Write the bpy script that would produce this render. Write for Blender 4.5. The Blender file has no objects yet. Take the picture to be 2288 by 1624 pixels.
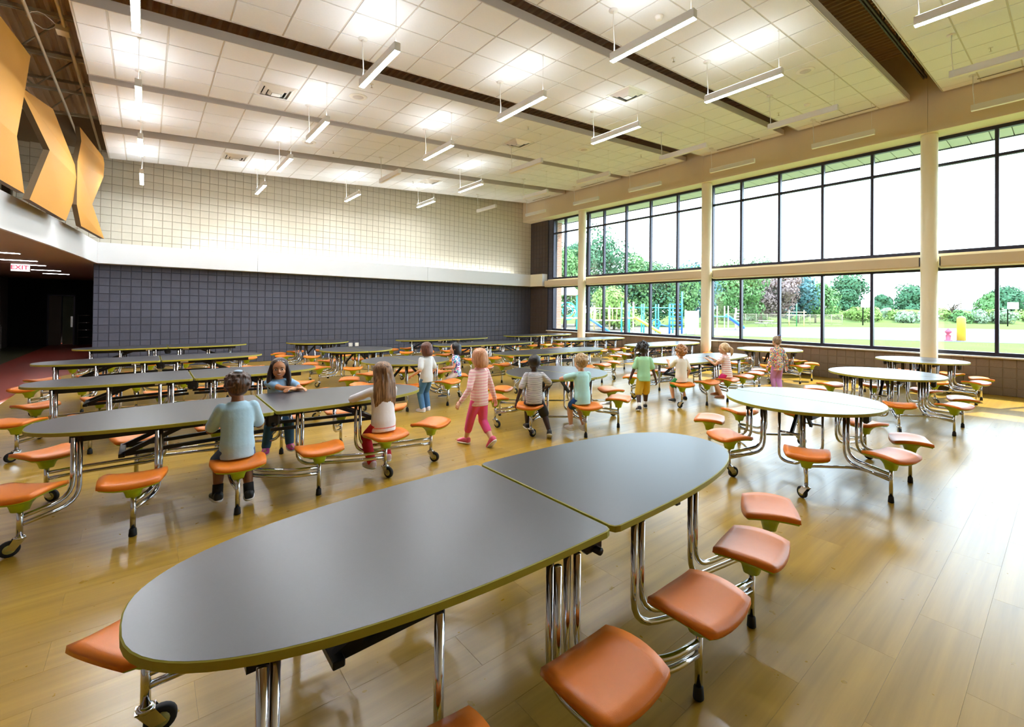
import bpy, math, random
import numpy as np
from mathutils import Vector, Matrix, Quaternion
random.seed(7)
R = math.radians
SC = bpy.context.scene
COL = SC.collection

# ------------------------------------------------------------------ camera
TH, PITCH, ROLL = 0.843598, -0.0102136, -0.0105427
F_PX, CX, CY, CAM_H = 1026.84, 1241.05, 683.05, 1.6633
cam = bpy.data.cameras.new('camera')
cam.sensor_fit = 'HORIZONTAL'
cam.sensor_width = 36.0
cam.lens = 36.0 * F_PX / 2288
cam.shift_x = (1144 - CX) / 2288
cam.shift_y = (CY - 812) / 2288
cam.clip_start, cam.clip_end = 0.05, 1500
camo = bpy.data.objects.new('camera', cam)
COL.objects.link(camo)
Rv = Vector((math.sin(TH), -math.cos(TH), 0)); Fv = Vector((math.cos(TH), math.sin(TH), 0)); Uv = Vector((0, 0, 1))
Fp = Fv * math.cos(PITCH) - Uv * math.sin(PITCH); Up = Uv * math.cos(PITCH) + Fv * math.sin(PITCH)
R2 = Rv * math.cos(ROLL) - Up * math.sin(ROLL); U2 = Rv * math.sin(ROLL) + Up * math.cos(ROLL)
camo.matrix_world = Matrix(((R2.x, U2.x, -Fp.x, 0), (R2.y, U2.y, -Fp.y, 0), (R2.z, U2.z, -Fp.z, CAM_H), (0, 0, 0, 1)))
SC.camera = camo

# ------------------------------------------------------------------ world, sun, exposure
SKY = 4.8
SUN = 5.5
LAMP = 95.0
w = bpy.data.worlds.new('sky'); SC.world = w; w.use_nodes = True
nt = w.node_tree; nt.nodes.clear()
o_ = nt.nodes.new('ShaderNodeOutputWorld'); b_ = nt.nodes.new('ShaderNodeBackground')
tc = nt.nodes.new('ShaderNodeTexCoord'); sx = nt.nodes.new('ShaderNodeSeparateXYZ'); rp = nt.nodes.new('ShaderNodeValToRGB')
rp.color_ramp.elements[0].color = (0.72, 0.87, 1.0, 1); rp.color_ramp.elements[1].color = (0.52, 0.75, 1.0, 1)
nt.links.new(tc.outputs['Generated'], sx.inputs[0]); nt.links.new(sx.outputs['Z'], rp.inputs[0])
nt.links.new(rp.outputs[0], b_.inputs[0]); b_.inputs[1].default_value = SKY
nt.links.new(b_.outputs[0], o_.inputs[0])
sl = bpy.data.lights.new('sun', 'SUN'); sl.energy = SUN; sl.angle = R(0.8); sl.color = (1.0, 0.93, 0.80)
so = bpy.data.objects.new('sun', sl); COL.objects.link(so)
so.rotation_euler = Vector((-1.0, 0.45, -1.32)).to_track_quat('-Z', 'Y').to_euler()
SC.view_settings.view_transform = 'Standard'; SC.view_settings.look = 'None'
SC.view_settings.gamma = 1.0; SC.view_settings.use_curve_mapping = False
SC.view_settings.exposure = 1.12
SC.cycles.max_bounces = 10; SC.cycles.diffuse_bounces = 6; SC.cycles.glossy_bounces = 4
SC.cycles.transparent_max_bounces = 12; SC.cycles.sample_clamp_indirect = 12.0
SC.cycles.caustics_reflective = False; SC.cycles.caustics_refractive = False
SC.cycles.use_denoising = True

# ------------------------------------------------------------------ materials
def srgb(h):
    if isinstance(h, str):
        h = h.lstrip('#'); c = [int(h[i:i + 2], 16) / 255 for i in (0, 2, 4)]
    else:
        c = [v / 255 for v in h]
    return tuple(v / 12.92 if v <= 0.04045 else ((v + 0.055) / 1.055) ** 2.4 for v in c)

def mat(name, col, rough=0.5, metal=0.0, var=0.0, vscale=8.0, bump=0.0, bscale=60.0, spec=0.5, coat=0.0, coat_r=0.1, stretch=None, col2=None, rand=0.0):
    m = bpy.data.materials.new(name); m.use_nodes = True
    t = m.node_tree; p = t.nodes['Principled BSDF']
    c = srgb(col) if not isinstance(col, tuple) or max(col) > 1 else col
    p.inputs['Base Color'].default_value = (*c, 1); p.inputs['Roughness'].default_value = rough
    p.inputs['Metallic'].default_value = metal; p.inputs['Specular IOR Level'].default_value = spec
    if coat: p.inputs['Coat Weight'].default_value = coat; p.inputs['Coat Roughness'].default_value = coat_r
    if var or bump or rand:
        tcn = t.nodes.new('ShaderNodeTexCoord'); mp = t.nodes.new('ShaderNodeMapping')
        if stretch: mp.inputs['Scale'].default_value = stretch
        t.links.new(tcn.outputs['Object'], mp.inputs[0])
    if var or rand:
        nz = t.nodes.new('ShaderNodeTexNoise'); nz.inputs['Scale'].default_value = vscale; nz.inputs['Detail'].default_value = 4
        t.links.new(mp.outputs[0], nz.inputs['Vector'])
        mx = t.nodes.new('ShaderNodeMix'); mx.data_type = 'RGBA'
        lo = tuple(v * (1 - var) for v in c) if col2 is None else srgb(col2)
        hi = tuple(min(1, v * (1 + var)) for v in c) if col2 is None else c
        mx.inputs[6].default_value = (*lo, 1); mx.inputs[7].default_value = (*hi, 1)
        t.links.new(nz.outputs[0], mx.inputs[0])
        out = mx.outputs[2]
        if rand:
            oi = t.nodes.new('ShaderNodeObjectInfo'); mr = t.nodes.new('ShaderNodeMapRange')
            mr.inputs[3].default_value = 1 - rand; mr.inputs[4].default_value = 1 + rand
            t.links.new(oi.outputs['Random'], mr.inputs[0])
            hs = t.nodes.new('ShaderNodeHueSaturation'); t.links.new(mr.outputs[0], hs.inputs['Value']); t.links.new(out, hs.inputs['Color']); out = hs.outputs[0]
        t.links.new(out, p.inputs['Base Color'])
    if bump:
        n2 = t.nodes.new('ShaderNodeTexNoise'); n2.inputs['Scale'].default_value = bscale; n2.inputs['Detail'].default_value = 3
        t.links.new(mp.outputs[0], n2.inputs['Vector'])
        bp = t.nodes.new('ShaderNodeBump'); bp.inputs['Strength'].default_value = bump; bp.inputs['Distance'].default_value = 0.01
        t.links.new(n2.outputs[0], bp.inputs['Height']); t.links.new(bp.outputs[0], p.inputs['Normal'])
    return m

def emit(name, col, s):
    m = bpy.data.materials.new(name); m.use_nodes = True; t = m.node_tree; t.nodes.clear()
    e = t.nodes.new('ShaderNodeEmission'); e.inputs[0].default_value = (*col, 1); e.inputs[1].default_value = s
    o = t.nodes.new('ShaderNodeOutputMaterial'); t.links.new(e.outputs[0], o.inputs[0]); return m

def floor_mat(name, a, b, rough):
    """vinyl wood planks: tone per plank from position, long grain along X"""
    m = bpy.data.materials.new(name); m.use_nodes = True; t = m.node_tree; p = t.nodes['Principled BSDF']; N = t.nodes.new; L = t.links.new
    g = N('ShaderNodeNewGeometry'); s = N('ShaderNodeSeparateXYZ'); L(g.outputs['Position'], s.inputs[0])
    def mth(op, x, y=None):
        n = N('ShaderNodeMath'); n.operation = op
        for i, v in enumerate((x, y)):
            if v is None: continue
            if isinstance(v, (int, float)): n.inputs[i].default_value = v
            else: L(v, n.inputs[i])
        return n.outputs[0]
    row = mth('FLOOR', mth('DIVIDE', mth('SUBTRACT', s.outputs['Y'], 0.31), 0.254))
    half = mth('MULTIPLY', mth('MODULO', mth('ADD', row, 100.0), 2.0), 0.5)
    colx = mth('FLOOR', mth('ADD', mth('DIVIDE', mth('SUBTRACT', s.outputs['X'], 3.23), 1.016), half))
    cb = N('ShaderNodeCombineXYZ'); L(row, cb.inputs[0]); L(colx, cb.inputs[1])
    wn = N('ShaderNodeTexWhiteNoise'); wn.noise_dimensions = '3D'; L(cb.outputs[0], wn.inputs['Vector'])
    va = N('ShaderNodeVectorMath'); va.operation = 'MULTIPLY_ADD'; L(g.outputs['Position'], va.inputs[0]); va.inputs[1].default_value = (0.30, 7.0, 1.0); L(wn.outputs['Color'], va.inputs[2])
    nz = N('ShaderNodeTexNoise'); nz.inputs['Scale'].default_value = 1.6; nz.inputs['Detail'].default_value = 5; nz.inputs['Roughness'].default_value = 0.6; L(va.outputs[0], nz.inputs['Vector'])
    r = N('ShaderNodeValToRGB'); r.color_ramp.elements[0].position = 0.30; r.color_ramp.elements[1].position = 0.72
    r.color_ramp.elements[0].color = (*srgb(a), 1); r.color_ramp.elements[1].color = (*srgb(b), 1); L(nz.outputs[0], r.inputs[0])
    mr = N('ShaderNodeMapRange'); mr.inputs[3].default_value = 0.98; mr.inputs[4].default_value = 1.02; L(wn.outputs['Value'], mr.inputs[0])
    hs = N('ShaderNodeHueSaturation'); L(mr.outputs[0], hs.inputs['Value']); L(r.outputs[0], hs.inputs['Color']); L(hs.outputs[0], p.inputs['Base Color'])
    p.inputs['Roughness'].default_value = rough; p.inputs['Specular IOR Level'].default_value = 0.62
    n2 = N('ShaderNodeTexNoise'); n2.inputs['Scale'].default_value = 14.0; L(g.outputs['Position'], n2.inputs['Vector'])
    mq = N('ShaderNodeMapRange'); mq.inputs[3].default_value = rough - 0.02; mq.inputs[4].default_value = rough + 0.03; L(n2.outputs[0], mq.inputs[0]); L(mq.outputs[0], p.inputs['Roughness'])
    return m

def stripes(name, a, b, freq, axis='Z', duty=0.5, rough=0.85, wob=0.0):
    m = bpy.data.materials.new(name); m.use_nodes = True; t = m.node_tree; p = t.nodes['Principled BSDF']; N = t.nodes.new; L = t.links.new
    tcn = N('ShaderNodeTexCoord'); wv = N('ShaderNodeTexWave'); wv.wave_type = 'BANDS'; wv.bands_direction = axis
    wv.inputs['Scale'].default_value = freq; wv.inputs['Distortion'].default_value = wob; L(tcn.outputs['Object'], wv.inputs['Vector'])
    r = N('ShaderNodeValToRGB'); r.color_ramp.interpolation = 'CONSTANT' if wob == 0 else 'LINEAR'
    r.color_ramp.elements[0].color = (*srgb(a), 1); r.color_ramp.elements[1].color = (*srgb(b), 1); r.color_ramp.elements[1].position = duty
    L(wv.outputs[0], r.inputs[0]); L(r.outputs[0], p.inputs['Base Color']); p.inputs['Roughness'].default_value = rough
    return m

def floral(name, cols, scale, base, th=0.62):
    m = bpy.data.materials.new(name); m.use_nodes = True; t = m.node_tree; p = t.nodes['Principled BSDF']; N = t.nodes.new; L = t.links.new
    tcn = N('ShaderNodeTexCoord'); v = N('ShaderNodeTexVoronoi'); v.inputs['Scale'].default_value = scale; L(tcn.outputs['Object'], v.inputs['Vector'])
    r = N('ShaderNodeValToRGB'); r.color_ramp.interpolation = 'CONSTANT'
    sp = N('ShaderNodeSeparateColor'); L(v.outputs['Color'], sp.inputs[0]); L(sp.outputs[0], r.inputs[0])
    e = r.color_ramp.elements
    for i, c in enumerate(cols):
        if i < 2: k = e[i]; k.position = i / len(cols)
        else: k = e.new(i / len(cols))
        k.color = (*srgb(c), 1)
    gt = N('ShaderNodeMath'); gt.operation = 'GREATER_THAN'; gt.inputs[1].default_value = th; L(v.outputs['Distance'], gt.inputs[0])
    mx = N('ShaderNodeMix'); mx.data_type = 'RGBA'; L(gt.outputs[0], mx.inputs[0]); L(r.outputs[0], mx.inputs[6]); mx.inputs[7].default_value = (*srgb(base), 1)
    L(mx.outputs[2], p.inputs['Base Color']); p.inputs['Roughness'].default_value = 0.85
    return m

def glass_mat():
    m = bpy.data.materials.new('window_glass'); m.use_nodes = True; t = m.node_tree; t.nodes.clear(); N = t.nodes.new; L = t.links.new
    o = N('ShaderNodeOutputMaterial'); tr = N('ShaderNodeBsdfTransparent'); tr.inputs[0].default_value = (0.97, 0.985, 0.98, 1)
    gl = N('ShaderNodeBsdfGlossy'); gl.inputs['Roughness'].default_value = 0.02; lw_ = N('ShaderNodeLayerWeight'); pw_ = N('ShaderNodeMath'); pw_.operation = 'POWER'; pw_.inputs[1].default_value = 5.0; L(lw_.outputs['Facing'], pw_.inputs[0])
    fr = N('ShaderNodeMath'); fr.operation = 'MULTIPLY_ADD'; fr.inputs[1].default_value = 0.6; fr.inputs[2].default_value = 0.03; L(pw_.outputs[0], fr.inputs[0])
    mx = N('ShaderNodeMixShader'); L(fr.outputs[0], mx.inputs[0]); L(tr.outputs[0], mx.inputs[1]); L(gl.outputs[0], mx.inputs[2]); L(mx.outputs[0], o.inputs[0]); return m

M = dict(
    floor=floor_mat('vinyl_plank', '#98751c', '#b89234', 0.28),
    seam=mat('floor_seam', '#a58a40', 0.6),
    red=mat('red_floor', '#8d3a2c', 0.35, var=0.12, vscale=5),
    olive=mat('olive_floor', '#4a4a30', 0.4, var=0.12, vscale=5),
    dark_block=mat('charcoal_block', '#4b4c5a', 0.55, var=0.12, vscale=9, bump=0.5, bscale=90, rand=0.10),
    dark_joint=mat('charcoal_joint', '#33343f', 0.9),
    beige_block=mat('beige_block', '#d6cfbd', 0.7, var=0.05, vscale=9, bump=0.3, bscale=90, rand=0.02),
    beige_joint=mat('beige_joint', '#9c8f78', 0.9),
    brown_block=mat('brown_block', '#7c6c5c', 0.75, var=0.12, vscale=9, bump=0.5, bscale=80, rand=0.05),
    brown_joint=mat('brown_joint', '#8a7a66', 0.9),
    beige=mat('beige_paint', '#dccaa8', 0.75, var=0.02, vscale=3),
    cream=mat('cream_paint', '#f4eacb', 0.6, var=0.02, vscale=3),
    white=mat('white_paint', '#d9d9d8', 0.6, var=0.01, vscale=3),
    tan=mat('low_light_soffit', '#b79c82', 0.75, var=0.03, vscale=2),  # low light under this ceiling is put into its tan colour
    tile=mat('acoustic_tile', '#f0f2f4', 0.9, var=0.03, vscale=40, bump=0.25, bscale=220),
    grid=mat('tile_grid', '#d0ccc4', 0.6, var=0.02, vscale=3),
    fascia=mat('cloud_fascia', '#d4ccc6', 0.45, var=0.02, vscale=3),
    deck=mat('roof_deck', '#d6b896', 0.7, var=0.08, vscale=3),
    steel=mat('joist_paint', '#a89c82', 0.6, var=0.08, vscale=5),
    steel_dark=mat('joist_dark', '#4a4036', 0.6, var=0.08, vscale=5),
    conduit=mat('conduit_paint', '#cfc4a8', 0.5, var=0.05, vscale=4),
    orange_panel=mat('ochre_panel', '#bf8527', 0.75, var=0.06, vscale=60, bump=0.2, bscale=200),
    panel_edge=mat('panel_edge', '#6a553a', 0.7, var=0.05, vscale=9),
    frame=mat('bronze_frame', '#2b2735', 0.35, 0.3, var=0.05, vscale=6),
    glass=glass_mat(),
    top=mat('grey_laminate', '#302e33', 0.33, var=0.14, vscale=160, spec=0.65),
    lime_edge=mat('lime_edge', '#a09a30', 0.5, var=0.05, vscale=20),
    black=mat('black_steel', '#141416', 0.4, 0.2, var=0.1, vscale=10),
    rubber=mat('rubber', '#17171a', 0.7, var=0.1, vscale=20),
    chrome=mat('chrome', '#d8d8dc', 0.10, 1.0, var=0.04, vscale=30),
    seat=mat('orange_seat', '#ea8022', 0.36, var=0.05, vscale=30, bump=0.12, bscale=500),
    lime=mat('lime_plastic', '#a9c224', 0.4, var=0.03, vscale=20),
    hub=mat('wheel_hub', '#b7b36a', 0.45, var=0.04, vscale=20),
    lamp_body=mat('lamp_body', '#e4e2dc', 0.4, var=0.02, vscale=5),
    lamp_off=mat('lamp_diffuser_off', '#f3efe4', 0.5, var=0.01, vscale=5),
    lamp_on=emit('lamp_lit', (0.90, 0.95, 1.0), LAMP),
    lamp_up=emit('lamp_uplight', (0.92, 0.96, 1.0), 14.0),
    cove=emit('cove_led', (0.97, 0.98, 1.0), 18.0),
    corr=emit('corridor_lamp', (0.95, 0.95, 1.0), 14.0),
    sign=emit('exit_face', (1.0, 0.93, 0.93), 0.95),
    sign_red=emit('exit_letters', (0.9, 0.05, 0.10), 0.9),
    plastic_white=mat('white_plastic', '#f2efe6', 0.4, var=0.01, vscale=10),
    vent=mat('vent_metal', '#e9e6df', 0.3, 0.3, var=0.02, vscale=10),
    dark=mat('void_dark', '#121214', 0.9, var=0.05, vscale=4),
    corr_wall=mat('corridor_wall', '#9a9088', 0.8, var=0.04, vscale=4),
)

# ------------------------------------------------------------------ mesh helpers
class MB:
    def __init__(s): s.v = []; s.f = []; s.mi = []; s.sm = []
    def add(s, vs, fs, mi=0, smooth=False):
        n = len(s.v); s.v += [tuple(p) for p in vs]
        for f in fs: s.f.append(tuple(i + n for i in f)); s.mi.append(mi); s.sm.append(smooth)
        return s
    def box(s, a, b, mi=0):
        x0, y0, z0 = a; x1, y1, z1 = b
        v = [(x0, y0, z0), (x1, y0, z0), (x1, y1, z0), (x0, y1, z0), (x0, y0, z1), (x1, y0, z1), (x1, y1, z1), (x0, y1, z1)]
        return s.add(v, [(0, 3, 2, 1), (4, 5, 6, 7), (0, 1, 5, 4), (1, 2, 6, 5), (2, 3, 7, 6), (3, 0, 4, 7)], mi)
    def bbox(s, a, b, c=0.004, mi=0):
        """box with chamfered edges (all 12)"""
        x0, y0, z0 = a; x1, y1, z1 = b
        c = min(c, (x1 - x0) / 3, (y1 - y0) / 3, (z1 - z0) / 3)
        vs = []; ids = {}
        for i, (X, sx_) in enumerate(((x0, 1), (x1, -1))):
            for j, (Y, sy_) in enumerate(((y0, 1), (y1, -1))):
                for k, (Z, sz_) in enumerate(((z0, 1), (z1, -1))):
                    ids[i, j, k, 'x'] = len(vs); vs.append((X, Y + sy_ * c, Z + sz_ * c))
                    ids[i, j, k, 'y'] = len(vs); vs.append((X + sx_ * c, Y, Z + sz_ * c))
                    ids[i, j, k, 'z'] = len(vs); vs.append((X + sx_ * c, Y + sy_ * c, Z))
        I = ids; fs = []
        for i in (0, 1):
            q = [I[i, 0, 0, 'x'], I[i, 1, 0, 'x'], I[i, 1, 1, 'x'], I[i, 0, 1, 'x']]; fs.append(q[::-1] if i == 0 else q)
            q = [I[0, i, 0, 'y'], I[1, i, 0, 'y'], I[1, i, 1, 'y'], I[0, i, 1, 'y']]; fs.append(q if i == 0 else q[::-1])
            q = [I[0, 0, i, 'z'], I[1, 0, i, 'z'], I[1, 1, i, 'z'], I[0, 1, i, 'z']]; fs.append(q[::-1] if i == 0 else q)
        for i in (0, 1):
            for j in (0, 1):
                fs.append([I[i, j, 0, 'x'], I[i, j, 1, 'x'], I[i, j, 1, 'y'], I[i, j, 0, 'y']])
                fs.append([I[i, 0, j, 'x'], I[i, 1, j, 'x'], I[i, 1, j, 'z'], I[i, 0, j, 'z']])
                fs.append([I[0, i, j, 'y'], I[1, i, j, 'y'], I[1, i, j, 'z'], I[0, i, j, 'z']])
                for k in (0, 1): fs.append([I[i, j, k, 'x'], I[i, j, k, 'y'], I[i, j, k, 'z']])
        return s.add(vs, fs, mi)
    def prism(s, poly, z0, z1, mi=0, top=True, bottom=True):
        n = len(poly); v = [(x, y, z0) for x, y in poly] + [(x, y, z1) for x, y in poly]
        f = [(i, (i + 1) % n, (i + 1) % n + n, i + n) for i in range(n)]
        if top: f.append(tuple(range(n, 2 * n)))
        if bottom: f.append(tuple(range(n - 1, -1, -1)))
        return s.add(v, f, mi)
    def tube(s, pts, r, n=8, mi=0, caps=True, r_end=None):
        pts = [Vector(p) for p in pts]; m = len(pts); vs = []; fs = []
        rs = r if isinstance(r, (list, tuple)) else [r] * m
        t0 = (pts[1] - pts[0]).normalized()
        up = Vector((0, 0, 1)) if abs(t0.z) < 0.9 else Vector((1, 0, 0))
        u = t0.cross(up).normalized()
        for i, p in enumerate(pts):
            if i == 0: t = t0
            elif i == m - 1: t = (pts[i] - pts[i - 1]).normalized()
            else: t = ((pts[i + 1] - pts[i]).normalized() + (pts[i] - pts[i - 1]).normalized()).normalized()
            u = (u - t * u.dot(t)).normalized(); v = t.cross(u)
            for k in range(n):
                a = 2 * math.pi * k / n; vs.append(p + (u * math.cos(a) + v * math.sin(a)) * rs[i])
        for i in range(m - 1):
            for k in range(n):
                fs.append((i * n + k, i * n + (k + 1) % n, (i + 1) * n + (k + 1) % n, (i + 1) * n + k))
        if caps: fs.append(tuple(range(n - 1, -1, -1))); fs.append(tuple(range((m - 1) * n, m * n)))
        return s.add(vs, fs, mi, True)
    def cyl(s, c, r, z0, z1, n=16, mi=0, r1=None):
        return s.tube([(c[0], c[1], z0), (c[0], c[1], z1)], [r, r if r1 is None else r1], n, mi)
    def lathe(s, prof, c=(0, 0, 0), n=16, mi=0, axis='z'):
        vs = []; fs = []
        for r, z in prof:
            for k in range(n):
                a = 2 * math.pi * k / n; q = (r * math.cos(a), r * math.sin(a), z)
                if axis == 'x': q = (q[2], q[0], q[1])
                if axis == 'y': q = (q[0], q[2], q[1])
                vs.append((q[0] + c[0], q[1] + c[1], q[2] + c[2]))
        for i in range(len(prof) - 1):
            for k in range(n): fs.append((i * n + k, i * n + (k + 1) % n, (i + 1) * n + (k + 1) % n, (i + 1) * n + k))
        fs.append(tuple(range(n - 1, -1, -1))); fs.append(tuple(range((len(prof) - 1) * n, len(prof) * n)))
        return s.add(vs, fs, mi, True)
    def sphere(s, c, r, nu=14, nv=9, mi=0):
        rx, ry, rz = (r, r, r) if isinstance(r, (int, float)) else r
        vs = [(c[0], c[1], c[2] - rz)]; fs = []
        for i in range(1, nv):
            a = -math.pi / 2 + math.pi * i / nv
            for k in range(nu):
                b = 2 * math.pi * k / nu; vs.append((c[0] + rx * math.cos(a) * math.cos(b), c[1] + ry * math.cos(a) * math.sin(b), c[2] + rz * math.sin(a)))
        vs.append((c[0], c[1], c[2] + rz))
        for k in range(nu): fs.append((0, 1 + (k + 1) % nu, 1 + k))
        for i in range(nv - 2):
            for k in range(nu): fs.append((1 + i * nu + k, 1 + i * nu + (k + 1) % nu, 1 + (i + 1) * nu + (k + 1) % nu, 1 + (i + 1) * nu + k))
        b0 = 1 + (nv - 2) * nu
        for k in range(nu): fs.append((b0 + k, b0 + (k + 1) % nu, len(vs) - 1))
        return s.add(vs, fs, mi, True)
    def loft(s, rings, mi=0, smooth=True):
        n = len(rings[0]); vs = [p for r in rings for p in r]; fs = []
        for i in range(len(rings) - 1):
            for k in range(n): fs.append((i * n + k, i * n + (k + 1) % n, (i + 1) * n + (k + 1) % n, (i + 1) * n + k))
        fs.append(tuple(range(n - 1, -1, -1))); fs.append(tuple(range((len(rings) - 1) * n, len(rings) * n)))
        return s.add(vs, fs, mi, smooth)
    def mesh(s, name, mats):
        me = bpy.data.meshes.new(name); me.from_pydata(s.v, [], s.f)
        for m in (mats if isinstance(mats, (list, tuple)) else [mats]): me.materials.append(m)
        me.polygons.foreach_set('material_index', s.mi); me.polygons.foreach_set('use_smooth', s.sm); me.update()
        return me
    def build(s, name, mats, parent=None, loc=None, rot=None, label=None, kind=None):
        return link(name, s.mesh(name, mats), parent, loc, rot, label, kind)

def link(name, me, parent=None, loc=None, rot=None, label=None, kind=None):
    o = bpy.data.objects.new(name, me); COL.objects.link(o)
    if parent is not None: o.parent = parent
    if loc is not None: o.location = loc
    if rot is not None: o.rotation_euler = rot
    if label: o['label'] = label
    if kind: o['kind'] = kind
    return o

def thing(name, label, cat, loc=(0, 0, 0), rotz=0.0, group=None):
    o = bpy.data.objects.new(name, None); COL.objects.link(o); o.location = loc; o.rotation_euler = (0, 0, rotz)
    o.empty_display_size = 0.1
    o['label'] = label; o['category'] = cat
    if group: o['group'] = group
    return o

def struct(name, label, loc=(0, 0, 0), me=None, cat=None):
    o = bpy.data.objects.new(name, me); COL.objects.link(o); o.location = loc
    o['kind'] = 'structure'; o['label'] = label; o['category'] = cat or name.split('_')[0]
    return o

def tag(o, label, cat, group=None, kind=None):
    o['label'] = label; o['category'] = cat
    if group: o['group'] = group
    if kind: o['kind'] = kind
    return o

def copy_tree(o, parent=None):
    c = o.copy(); COL.objects.link(c); c.parent = parent
    for ch in list(o.children):
        if ch.name in COL.objects: copy_tree(ch, c)
    return c

def fillet(pts, r, n=5):
    pts = [Vector(p) for p in pts]; out = [pts[0]]
    for i in range(1, len(pts) - 1):
        a, b, c = pts[i - 1], pts[i], pts[i + 1]; d0 = (a - b); d1 = (c - b)
        rr = min(r, d0.length * 0.45, d1.length * 0.45); p0 = b + d0.normalized() * rr; p1 = b + d1.normalized() * rr
        for k in range(n + 1):
            t = k / n; out.append(p0 * (1 - t) ** 2 + b * 2 * t * (1 - t) + p1 * t * t)
    out.append(pts[-1]); return out

# ------------------------------------------------------------------ the setting
XW, YB = 13.21, 16.59
S0 = 0.2032
def ceil_z(x): return 5.43 + 0.0785 * x

# ---- floor: planks of 1.016 x 0.254 m, nearest 300 in view as objects
floor = struct('floor', 'yellow wood-look plank floor of the dining hall', cat='floor')
MB().box((-1.8, -7, -0.08), (XW + 0.2, YB + 0.3, -0.0035)).build('screed', M['seam'], floor)
def in_view(x, y, z):
    d = Vector((x, y, z - CAM_H)); f = d.dot(Fp)
    if f < 0.2: return None
    a, b = d.dot(R2) / f * F_PX, d.dot(U2) / f * F_PX
    return CX + a, CY - b, f
g = 0.0003
pm = MB().bbox((g, g, -0.003), (1.016 - g, 0.254 - g, 0.0), 0.0003).mesh('plank', M['floor'])
cells = []
for j in range(-30, 66):
    y0 = 0.31 + 0.254 * j
    if y0 > YB: break
    off = 0.5 if j % 2 else 0.0
    for i in range(-8, 12):
        x0 = 3.23 + 1.016 * (i - off)
        if x0 + 1.016 < -1.8 or x0 > XW: continue
        cells.append((x0, y0))
seen = []
for x0, y0 in cells:
    q = in_view(x0 + 0.5, y0 + 0.127, 0)
    ok = q and -200 < q[0] < 2480 and q[1] < 1900 and x0 > -1.8 and x0 + 1.016 < XW and y0 + .254 < YB
    seen.append((q[2] if ok else 1e9, x0, y0))
seen.sort()
rest = MB()
for n, (d, x0, y0) in enumerate(seen):
    if n < 290 and d < 1e8:
        link('plank', pm, floor, (x0, y0, 0))
    else:
        xa, xb = max(x0, -1.8), min(x0 + 1.016, XW + 0.1)
        if y0 > YB + .1 or xb - xa < 0.03: continue
        rest.bbox((xa + g, y0 + g, -0.003), (xb - g, y0 + 0.254 - g, 0.0), 0.0003)
rest.build('plank_field', M['floor'], floor, kind='stuff')
fr = struct('floor_red', 'brick red floor strip running towards the dark corridor', cat='floor', me=MB().prism([(-3.0, -7), (-1.87, -7), (-1.87, 12.3), (-1.78, 13.4), (-1.68, 14.7), (-1.45, 15.9), (-1.05, YB), (-1.05, 30), (-3.0, 30)], -0.08, 0.0015).mesh('floor_red', M['red']))
fo = struct('floor_olive', 'dark olive floor along the corridor side wall', cat='floor', me=MB().box((-6.5, -7, -0.08), (-3.002, 30, 0.0)).mesh('floor_olive', M['olive']))
fc = struct('floor_corridor', 'dark floor of the corridor behind the block wall', cat='floor', me=MB().box((-1.04, YB + 0.32, -0.08), (0.5, 30, 0.0)).mesh('floor_corridor', M['olive']))

# ---- block walls
def block_mesh(wd, ht, name, m):
    # face towards -Y, 5 mm chamfer, local origin lower left, depth 0.012
    c = 0.0055; gp = 0.0035; d = 0.010
    x0, x1, z0, z1 = gp, wd - gp, gp, ht - gp
    v = [(x0, 0, z0), (x1, 0, z0), (x1, 0, z1), (x0, 0, z1), (x0 + c, -d, z0 + c), (x1 - c, -d, z0 + c), (x1 - c, -d, z1 - c), (x0 + c, -d, z1 - c)]
    f = [(4, 5, 6, 7), (0, 1, 5, 4), (1, 2, 6, 5), (2, 3, 7, 6), (3, 0, 4, 7)]
    return v, f
def block_wall(parent, u0, u1, z0, z1, uoff, zoff, place, mat_b, n_obj, key, name='block'):
    """place(u,z)->(loc, rotz): blocks on a stack-bond grid clipped to the rectangle"""
    cells = []
    i0 = math.floor((u0 - uoff) / S0); k0 = math.floor((z0 - zoff) / S0)
    i = i0
    while uoff + i * S0 < u1 - 0.01:
        a, b = max(u0, uoff + i * S0), min(u1, uoff + (i + 1) * S0); k = k0
        while zoff + k * S0 < (z1(a) if callable(z1) else z1) - 0.01:
            zt = z1(a) if callable(z1) else z1
            c, d = max(z0, zoff + k * S0), min(zt, zoff + (k + 1) * S0)
            if b - a > 0.03 and d - c > 0.03: cells.append((a, b, c, d))
            k += 1
        i += 1
    cells.sort(key=lambda q: key((q[0] + q[1]) / 2, (q[2] + q[3]) / 2))
    cache = {}; rest = MB()
    for n, (a, b, c, d) in enumerate(cells):
        v, f = block_mesh(b - a, d - c, name, mat_b); loc, rz = place(a, c)
        if n < n_obj:
            kk = (round(b - a, 3), round(d - c, 3))
            if kk not in cache:
                cache[kk] = MB().add(v, f).mesh(name, mat_b)
            link(name, cache[kk], parent, loc, (0, 0, rz))
        else:
            mt = Matrix.Translation(loc) @ Matrix.Rotation(rz, 4, 'Z')
            rest.add([mt @ Vector(p) for p in v], f)
    if rest.v: rest.build('block_field', mat_b, parent, kind='stuff')

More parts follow.
